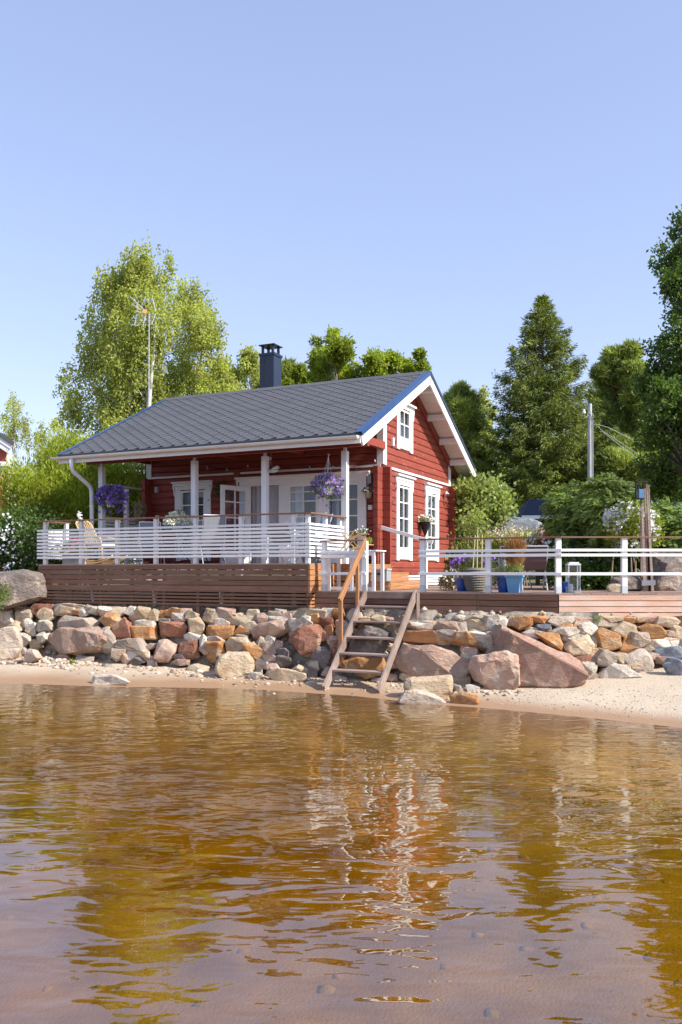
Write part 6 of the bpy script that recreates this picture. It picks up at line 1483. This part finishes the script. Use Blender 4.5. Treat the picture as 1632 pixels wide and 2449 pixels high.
# festoon lights along the front wall
t = thing('festoon_lights', W(-2.5, VF - .10, 4.5), 'string of clear light bulbs along the front wall under the porch roof', 'string lights')
bp_ = [(496, 1120), (543, 1126), (593, 1117), (668, 1122), (741, 1121), (797, 1120), (852, 1120), (897, 1105)]
pts = []
for px, py in bp_:
    k = (px - 816) / FPX; b0_ = W(0, VF - .12); uu = (k * b0_.y - b0_.x) / (U.x - k * U.y); q = W(uu, VF - .12); pts.append(Vector((q.x, q.y, EYE + (HPX - py) / FPX * q.y + .05)))
cab = []
for a, b in zip(pts[:-1], pts[1:]): cab += [a, (a + b) / 2 - Z * .03]
cab.append(pts[-1]); MB().tube(cab, .006, 5).build('cable', BLACK, t)
BULB = glassmat('bulb_glass', (.95, .95, .93), 1.6, 1.5)
for q in pts:
    MB().lathe(q - Z * .115, [(.001, 0), (.022, .008), (.032, .03), (.028, .055), (.015, .075)], 12, False).build('bulb', BULB, t, smooth=True); MB().lathe(q - Z * .042, [(.016, 0), (.016, .04), (.006, .05)], 8).build('bulb_socket', WHITEW, t)
# raffia bundle on the screen
c = OnF(UW + .06, 3.15, 327, 1222); RAF = mat('raffia', (.42, .34, .21), .95, .25, 10, (3, 3, .5), .5, 20, 0)
t = thing('raffia_bundle', c, 'bundle of dry tan raffia hanging on the white porch screen', 'ornament'); r_ = np.random.default_rng(15)
nB = 520; Pq = np.array(c) + np.stack([r_.normal(size=nB) * .06, r_.normal(size=nB) * .06, r_.uniform(-.22, .24, nB)], -1); leaf_mesh('fibres', Pq, r_.normal(size=Pq.shape) * .3 + np.array([0, 0, -1.0]), .20 * r_.uniform(.6, 1.2, nB), .12, RAF, t, 3)
MB().tube([c + Z * .25, c + Z * .42], .006, 5).build('cord', RAF, t); MB().lathe(c + Z * .22, [(.03, 0), (.04, .02), (.03, .05)], 8).build('knot', RAF, t)

# rattan rocking chair
RAT = mat('rattan_cane', (.66, .45, .22), .5, .15, 6, (1, 1, 1), .1, 20, .08)
o_ = W(-5.85, .62, DU); t = thing('rocking_chair', o_, 'honey coloured rattan rocking chair behind the slatted railing', 'rocking chair', None)
def Pk(x, y, z): return o_ + U * x + V * y + Z * z
for s in (-.26, .26):
    MB().tube([Pk(-.66, s, .20), Pk(-.40, s, .075), Pk(-.1, s, .022), Pk(.2, s, .03), Pk(.48, s, .10), Pk(.66, s, .20)], .022, 7).build('rocker', RAT, t, smooth=True)
    MB().tube([Pk(-.60, s, .24), Pk(-.38, s, .13), Pk(-.1, s, .07), Pk(.2, s, .08), Pk(.46, s, .15)], .015, 6).build('rocker_rib', RAT, t, smooth=True)
    MB().tube([Pk(.36, s, .08), Pk(.35, s, .42), Pk(.30, s, .60), Pk(.05, s, .64), Pk(-.22, s, .62)], .02, 7).build('armrest', RAT, t, smooth=True)
    MB().tube([Pk(-.10, s, .03), Pk(-.14, s, .40), Pk(-.30, s, .75), Pk(-.42, s, .95)], .02, 7).build('back_stile', RAT, t, smooth=True)
    MB().tube([Pk(.34, s, .40), Pk(.1, s, .24), Pk(-.08, s, .10)], .013, 6).build('side_curve', RAT, t, smooth=True)
MB().tube([Pk(-.42, -.26, .95), Pk(-.46, -.15, 1.03), Pk(-.47, 0, 1.05), Pk(-.46, .15, 1.03), Pk(-.42, .26, .95)], .022, 7).build('head_rail', RAT, t, smooth=True)
for k in range(7): MB().tube([Pk(-.15, -.20 + k * .066, .42), Pk(-.30, -.20 + k * .066, .76), Pk(-.45, -.20 + k * .066, 1.01)], .011, 5).build('back_cane', RAT, t)
MB().fb((Pk(0, 0, 0), U, V, Z), -.16, .36, -.25, .25, .39, .42).build('seat', RAT, t); MB().fb((Pk(0, 0, 0), U, V, Z), -.14, .34, -.23, .23, .42, .50).build('cushion', mat('cream_cushion', (.70, .66, .60), .9, .05, 5, (1, 1, 1), .1, 20, 0), t)

# pink flowers in a planter box behind the slats
PINK = mat('pink_petal', (.70, .10, .22), .7, .2, 5, (1, 1, 1), 0, 20, .1)
p = W(-6.25, .42, DU); t = thing('flower_box', p, 'long grey box of pink flowers behind the slats at the left of the rocking chair', 'flower box')
MB().fb((p, U, V, Z), -.38, .30, -.11, .11, .0, .22).build('box', GREYP, t); r_ = np.random.default_rng(16)
c_ = np.array([[*(p + U * a + Z * b)] for a, b in ((-.3, .34), (-.1, .42), (.12, .36), (.25, .3))]); Pq, dq = sample(c_, np.full(4, .19), 700, r_, .4); leaf_mesh('leaves', Pq, dq + r_.normal(size=Pq.shape) * .5, .07, .5, L_POT, t, 6)
flowers(t, sample(c_, np.full(4, .2), 230, r_, .2)[0], .036, PINK, r_)
# little white flower on the rail at the far left
p = W(-5.86, .045, DU + 1.014); t = thing('rail_vase', p, 'tiny vase of white blossom standing on the terrace handrail at the left', 'vase')
MB().lathe(p, [(.015, 0), (.022, .03), (.012, .06), (.014, .07)], 10).build('vase', WHITE, t); r_ = np.random.default_rng(17)
flowers(t, np.array(p) + np.array([0, 0, .11]) + r_.normal(size=(26, 3)) * np.array([.028, .028, .04]), .026, WF, r_)

# table with the bouquet, chairs
p = W(-4.05, 1.25, DU); t = thing('terrace_table', p, 'round dark metal table on the raised terrace under the white bouquet', 'table'); DM = mat('dark_metal', (.035, .035, .04), .4, .1, 5, (1, 1, 1), 0, 20, 0, metal=.3)
MB().lathe(p + Z * .70, [(.001, 0), (.42, 0), (.43, .01), (.43, .025), (.001, .03)], 28, False).build('table_top', DM, t)
for k in range(3):
    a = k * 2.094 + .5; MB().tube([p + Vector((math.cos(a) * .34, math.sin(a) * .34, 0)), p + Vector((math.cos(a) * .05, math.sin(a) * .05, .36)), p + Vector((math.cos(a) * .28, math.sin(a) * .28, .70))], .014, 6).build('leg', DM, t)
p = p + Z * .73; t = thing('white_bouquet', p, 'round dome of tiny cream white blossoms on the dark terrace table', 'bouquet')
MB().lathe(p, [(.08, 0), (.12, .08), (.13, .13), (.001, .12)], 16, False).build('bowl', WHITEW, t); r_ = np.random.default_rng(18)
d = unit(r_.normal(size=(900, 3))); d[:, 2] = np.abs(d[:, 2]) * .9 - .08; Pq = np.array(p) + np.array([0, 0, .20]) + d * np.array([.33, .33, .36]) * r_.uniform(.8, 1.04, (900, 1)); flowers(t, Pq, .028, mat('cream_white_petal', (.80, .79, .62), .7, .08, 5, (1, 1, 1), 0, 20, 0), r_)
d = unit(r_.normal(size=(400, 3))); Pq = np.array(p) + np.array([0, 0, .22]) + d * np.array([.27, .27, .27]); leaf_mesh('leaves', Pq, d, .06, .4, L_POT, t, 8)
chair(W(-3.05, 1.15, DU), R(200), SLING, TUBE, 'grey sling chair with silver tubes before the open door leaf', 'chairs on the raised terrace', 1.08)
chair(W(-4.85, 1.35, DU), R(20), SLING, TUBE, 'grey rounded sling chair left of the white bouquet', 'chairs on the raised terrace', 1.02)
chair(W(-3.75, 2.1, DU), R(-30), SLINGR, DM, 'dark folding chair behind the white bouquet table', 'chairs on the raised terrace', .92)
STR = mat('patterned_fabric', (.72, .72, .74), .9, .05, 22, (1, 1, 1), 0, 20, 0, c2=(.05, .06, .12))
chair(W(-.62, 1.35, DU), R(-60), STR, TUBE, 'white chair with dark leafy pattern at the right end of the terrace', 'chairs on the raised terrace', 1.06)
p = W(-.9, .7, DU); chair(p, R(150), SLINGR, TUBE, 'low red and grey folding chair behind the corner slats', 'chairs on the raised terrace', .62)
# heart ornament and ivy shelf by the window
q = OnF(-4.3, VF - .04, 0, 1180); t = thing('wall_planter', q, 'dark hanging planter with trailing ivy between window and open door', 'planter'); MB().fb((q, U, -V, Z), -.10, .12, 0, .10, -.06, .02).build('box', mat('dark_box', (.05, .04, .035), .8, .2, 5, (1, 1, 1), .2, 20, 0), t)
r_ = np.random.default_rng(19); Pq = np.array(q) + r_.normal(size=(420, 3)) * np.array([.11, .06, .12]) + np.array([0, -.05, .06]); leaf_mesh('leaves', Pq, r_.normal(size=Pq.shape) + np.array([0, -.3, -.4]), .06, .6, L_DARK, t, 9)
q = OnF(-4.28, VF - .03, 0, 1222); t = thing('heart_ornament', q, 'red heart ornament on a dark strip beside the open door', 'ornament'); hp = [(0, -.09), (.075, .0), (.08, .05), (.045, .08), (0, .05), (-.045, .08), (-.08, .05), (-.075, .0)]
MB().prism(q, U, Z, -V, hp, .02).build('heart', mat('red_heart', (.45, .03, .03), .5, .1, 5, (1, 1, 1), 0, 20, 0), t); MB().tube([q + Z * .05, q + Z * .35], .004, 4).build('cord', BLACK, t)

# white table, folding stand and boxes at the foot of the steps
p = W(.66, .78, DL); t = thing('white_side_table', p, 'white slatted garden table behind the rail at the terrace corner', 'table'); lf = (p, U, V, Z)
for k in range(9): board('table_slat', t, p + U * (-.50 + k * .125) + V * -.27 + Z * .80, p + U * (-.50 + k * .125) + V * .27 + Z * .80, .11, .024, WHITE)
MB().fb(lf, -.52, .52, -.25, -.225, .70, .786).build('apron', WHITE, t)
for a in (-.52, -.02, .455):
    MB().fb(lf, a, a + .065, -.25, -.20, 0, .70).build('leg', WHITE, t); MB().fb(lf, a, a + .065, .2, .25, 0, .786).build('leg', WHITE, t)
MB().fb(lf, -.45, -.03, -.24, -.21, .02, .08).build('stretcher', WHITE, t); MB().fb(lf, .05, .45, -.24, -.21, .02, .08).build('stretcher', WHITE, t)
q = p + Z * .815 + U * -.06; t = thing('folding_shelf', q, 'small honey coloured folding wooden stand on the white garden table', 'stand'); HON = mat('honey_wood', (.60, .38, .15), .5, .15, 5, (1, 5, 5), .1, 20, .05)
for s in (-.12, .12):
    MB().bar(q + U * -.22 + V * s, q + U * .10 + V * s + Z * .42, .018, .02).build('strut', HON, t); MB().bar(q + U * .12 + V * s, q + U * -.20 + V * s + Z * .36, .018, .02).build('strut', HON, t)
for (x0, z0, x1, z1) in ((-.02, .22, .26, .33), (.06, .03, .36, .11)):
    for k in range(4):
        f = k / 3; a = q + U * (x0 + (x1 - x0) * f) + Z * (z0 + (z1 - z0) * f); MB().bar(a - V * .15, a + V * .15, .06, .012).build('shelf_slat', HON, t)
    MB().bar(q + U * x0 - V * .15 + Z * (z0 + .0), q + U * x1 - V * .15 + Z * (z1 + .0), .015, .05).build('shelf_edge', HON, t)
a = q + U * .05 + Z * .285; t = thing('brown_jar', a, 'brown round jar lying on the folding wooden stand', 'jar'); MB().lathe(a, [(.03, 0), (.045, .03), (.045, .07), (.025, .09), (.028, .10)], 12).build('body', mat('brown_glaze', (.12, .05, .03), .3, .1, 5, (1, 1, 1), 0, 20, 0), t); MB().lathe(a + Z * .10, [(.03, 0), (.03, .015), (.01, .025)], 10).build('lid', WHITEW, t)
a = q + U * .22 + Z * .34; plant('potted_posy', 'little posy of white flowers on the upper shelf of the wooden stand', a, [(0, 0, .03, .07), (.06, 0, .02, .06)], 160, .04, .5, L_POT, 81); flowers([o for o in col.objects if o.name == 'potted_posy'][0], np.array(a) + np.array([0, -.02, .06]) + np.random.default_rng(3).normal(size=(30, 3)) * .045, .02, WF, np.random.default_rng(4))
a = q + U * .30 + Z * .11; plant('potted_herb', 'small yellow green herb on the lower shelf of the wooden stand', a, [(0, 0, .05, .07), (.05, 0, .08, .06)], 220, .045, .5, L_LIME, 82)
for k, (uu, lab) in enumerate(((.30, 'grey plastic storage box on the terrace edge behind the white table, left one'), (.82, 'grey plastic storage box nearer the steps behind the white table'))):
    b = W(uu - .35, 1.0 + .02 * k, DU) if k == 0 else W(.9, 1.32, 1.9); b = W(-.42 + .0 * k, .95, DU) if k == 0 else W(.98, 1.38, 1.905)
    t = thing('storage_box', b, lab, 'box', 'grey storage boxes'); f_ = (b, U, V, Z); GB = mat('grey_plastic', (.30, .32, .33), .5, .05, 5, (1, 1, 1), 0, 20, .05)
    MB().fb(f_, -.16, .16, -.12, .12, 0, .22).build('box_body', GB, t); MB().fb(f_, -.175, .175, -.135, .135, .22, .25).build('lid', mat('grey_lid', (.42, .44, .45), .5, .05, 5, (1, 1, 1), 0, 20, .05), t); MB().fb(f_, -.05, .05, -.13, -.121, .12, .16).build('handle', BLACK, t)
# tin watering can by the cabin plinth
b = W(.62, 6.6, DL); t = thing('watering_can', b, 'small dark watering can standing before the white plinth slats', 'watering can'); MB().lathe(b, [(.10, 0), (.10, .22), (.085, .25), (.001, .25)], 14, False).build('body', mat('dark_blue_tin', (.05, .06, .09), .4, .1, 5, (1, 1, 1), 0, 20, 0), t)
MB().tube([b + Vector((.09, 0, .05)), b + Vector((.2, 0, .2)), b + Vector((.26, 0, .3))], [.02, .014, .02], 7).build('spout', mat('dark_blue_tin', (.05, .06, .09)), t); MB().tube([b + Vector((-.08, 0, .24)), b + Vector((-.15, 0, .2)), b + Vector((-.12, 0, .08))], .01, 6).build('handle', mat('dark_blue_tin', (.05, .06, .09)), t)
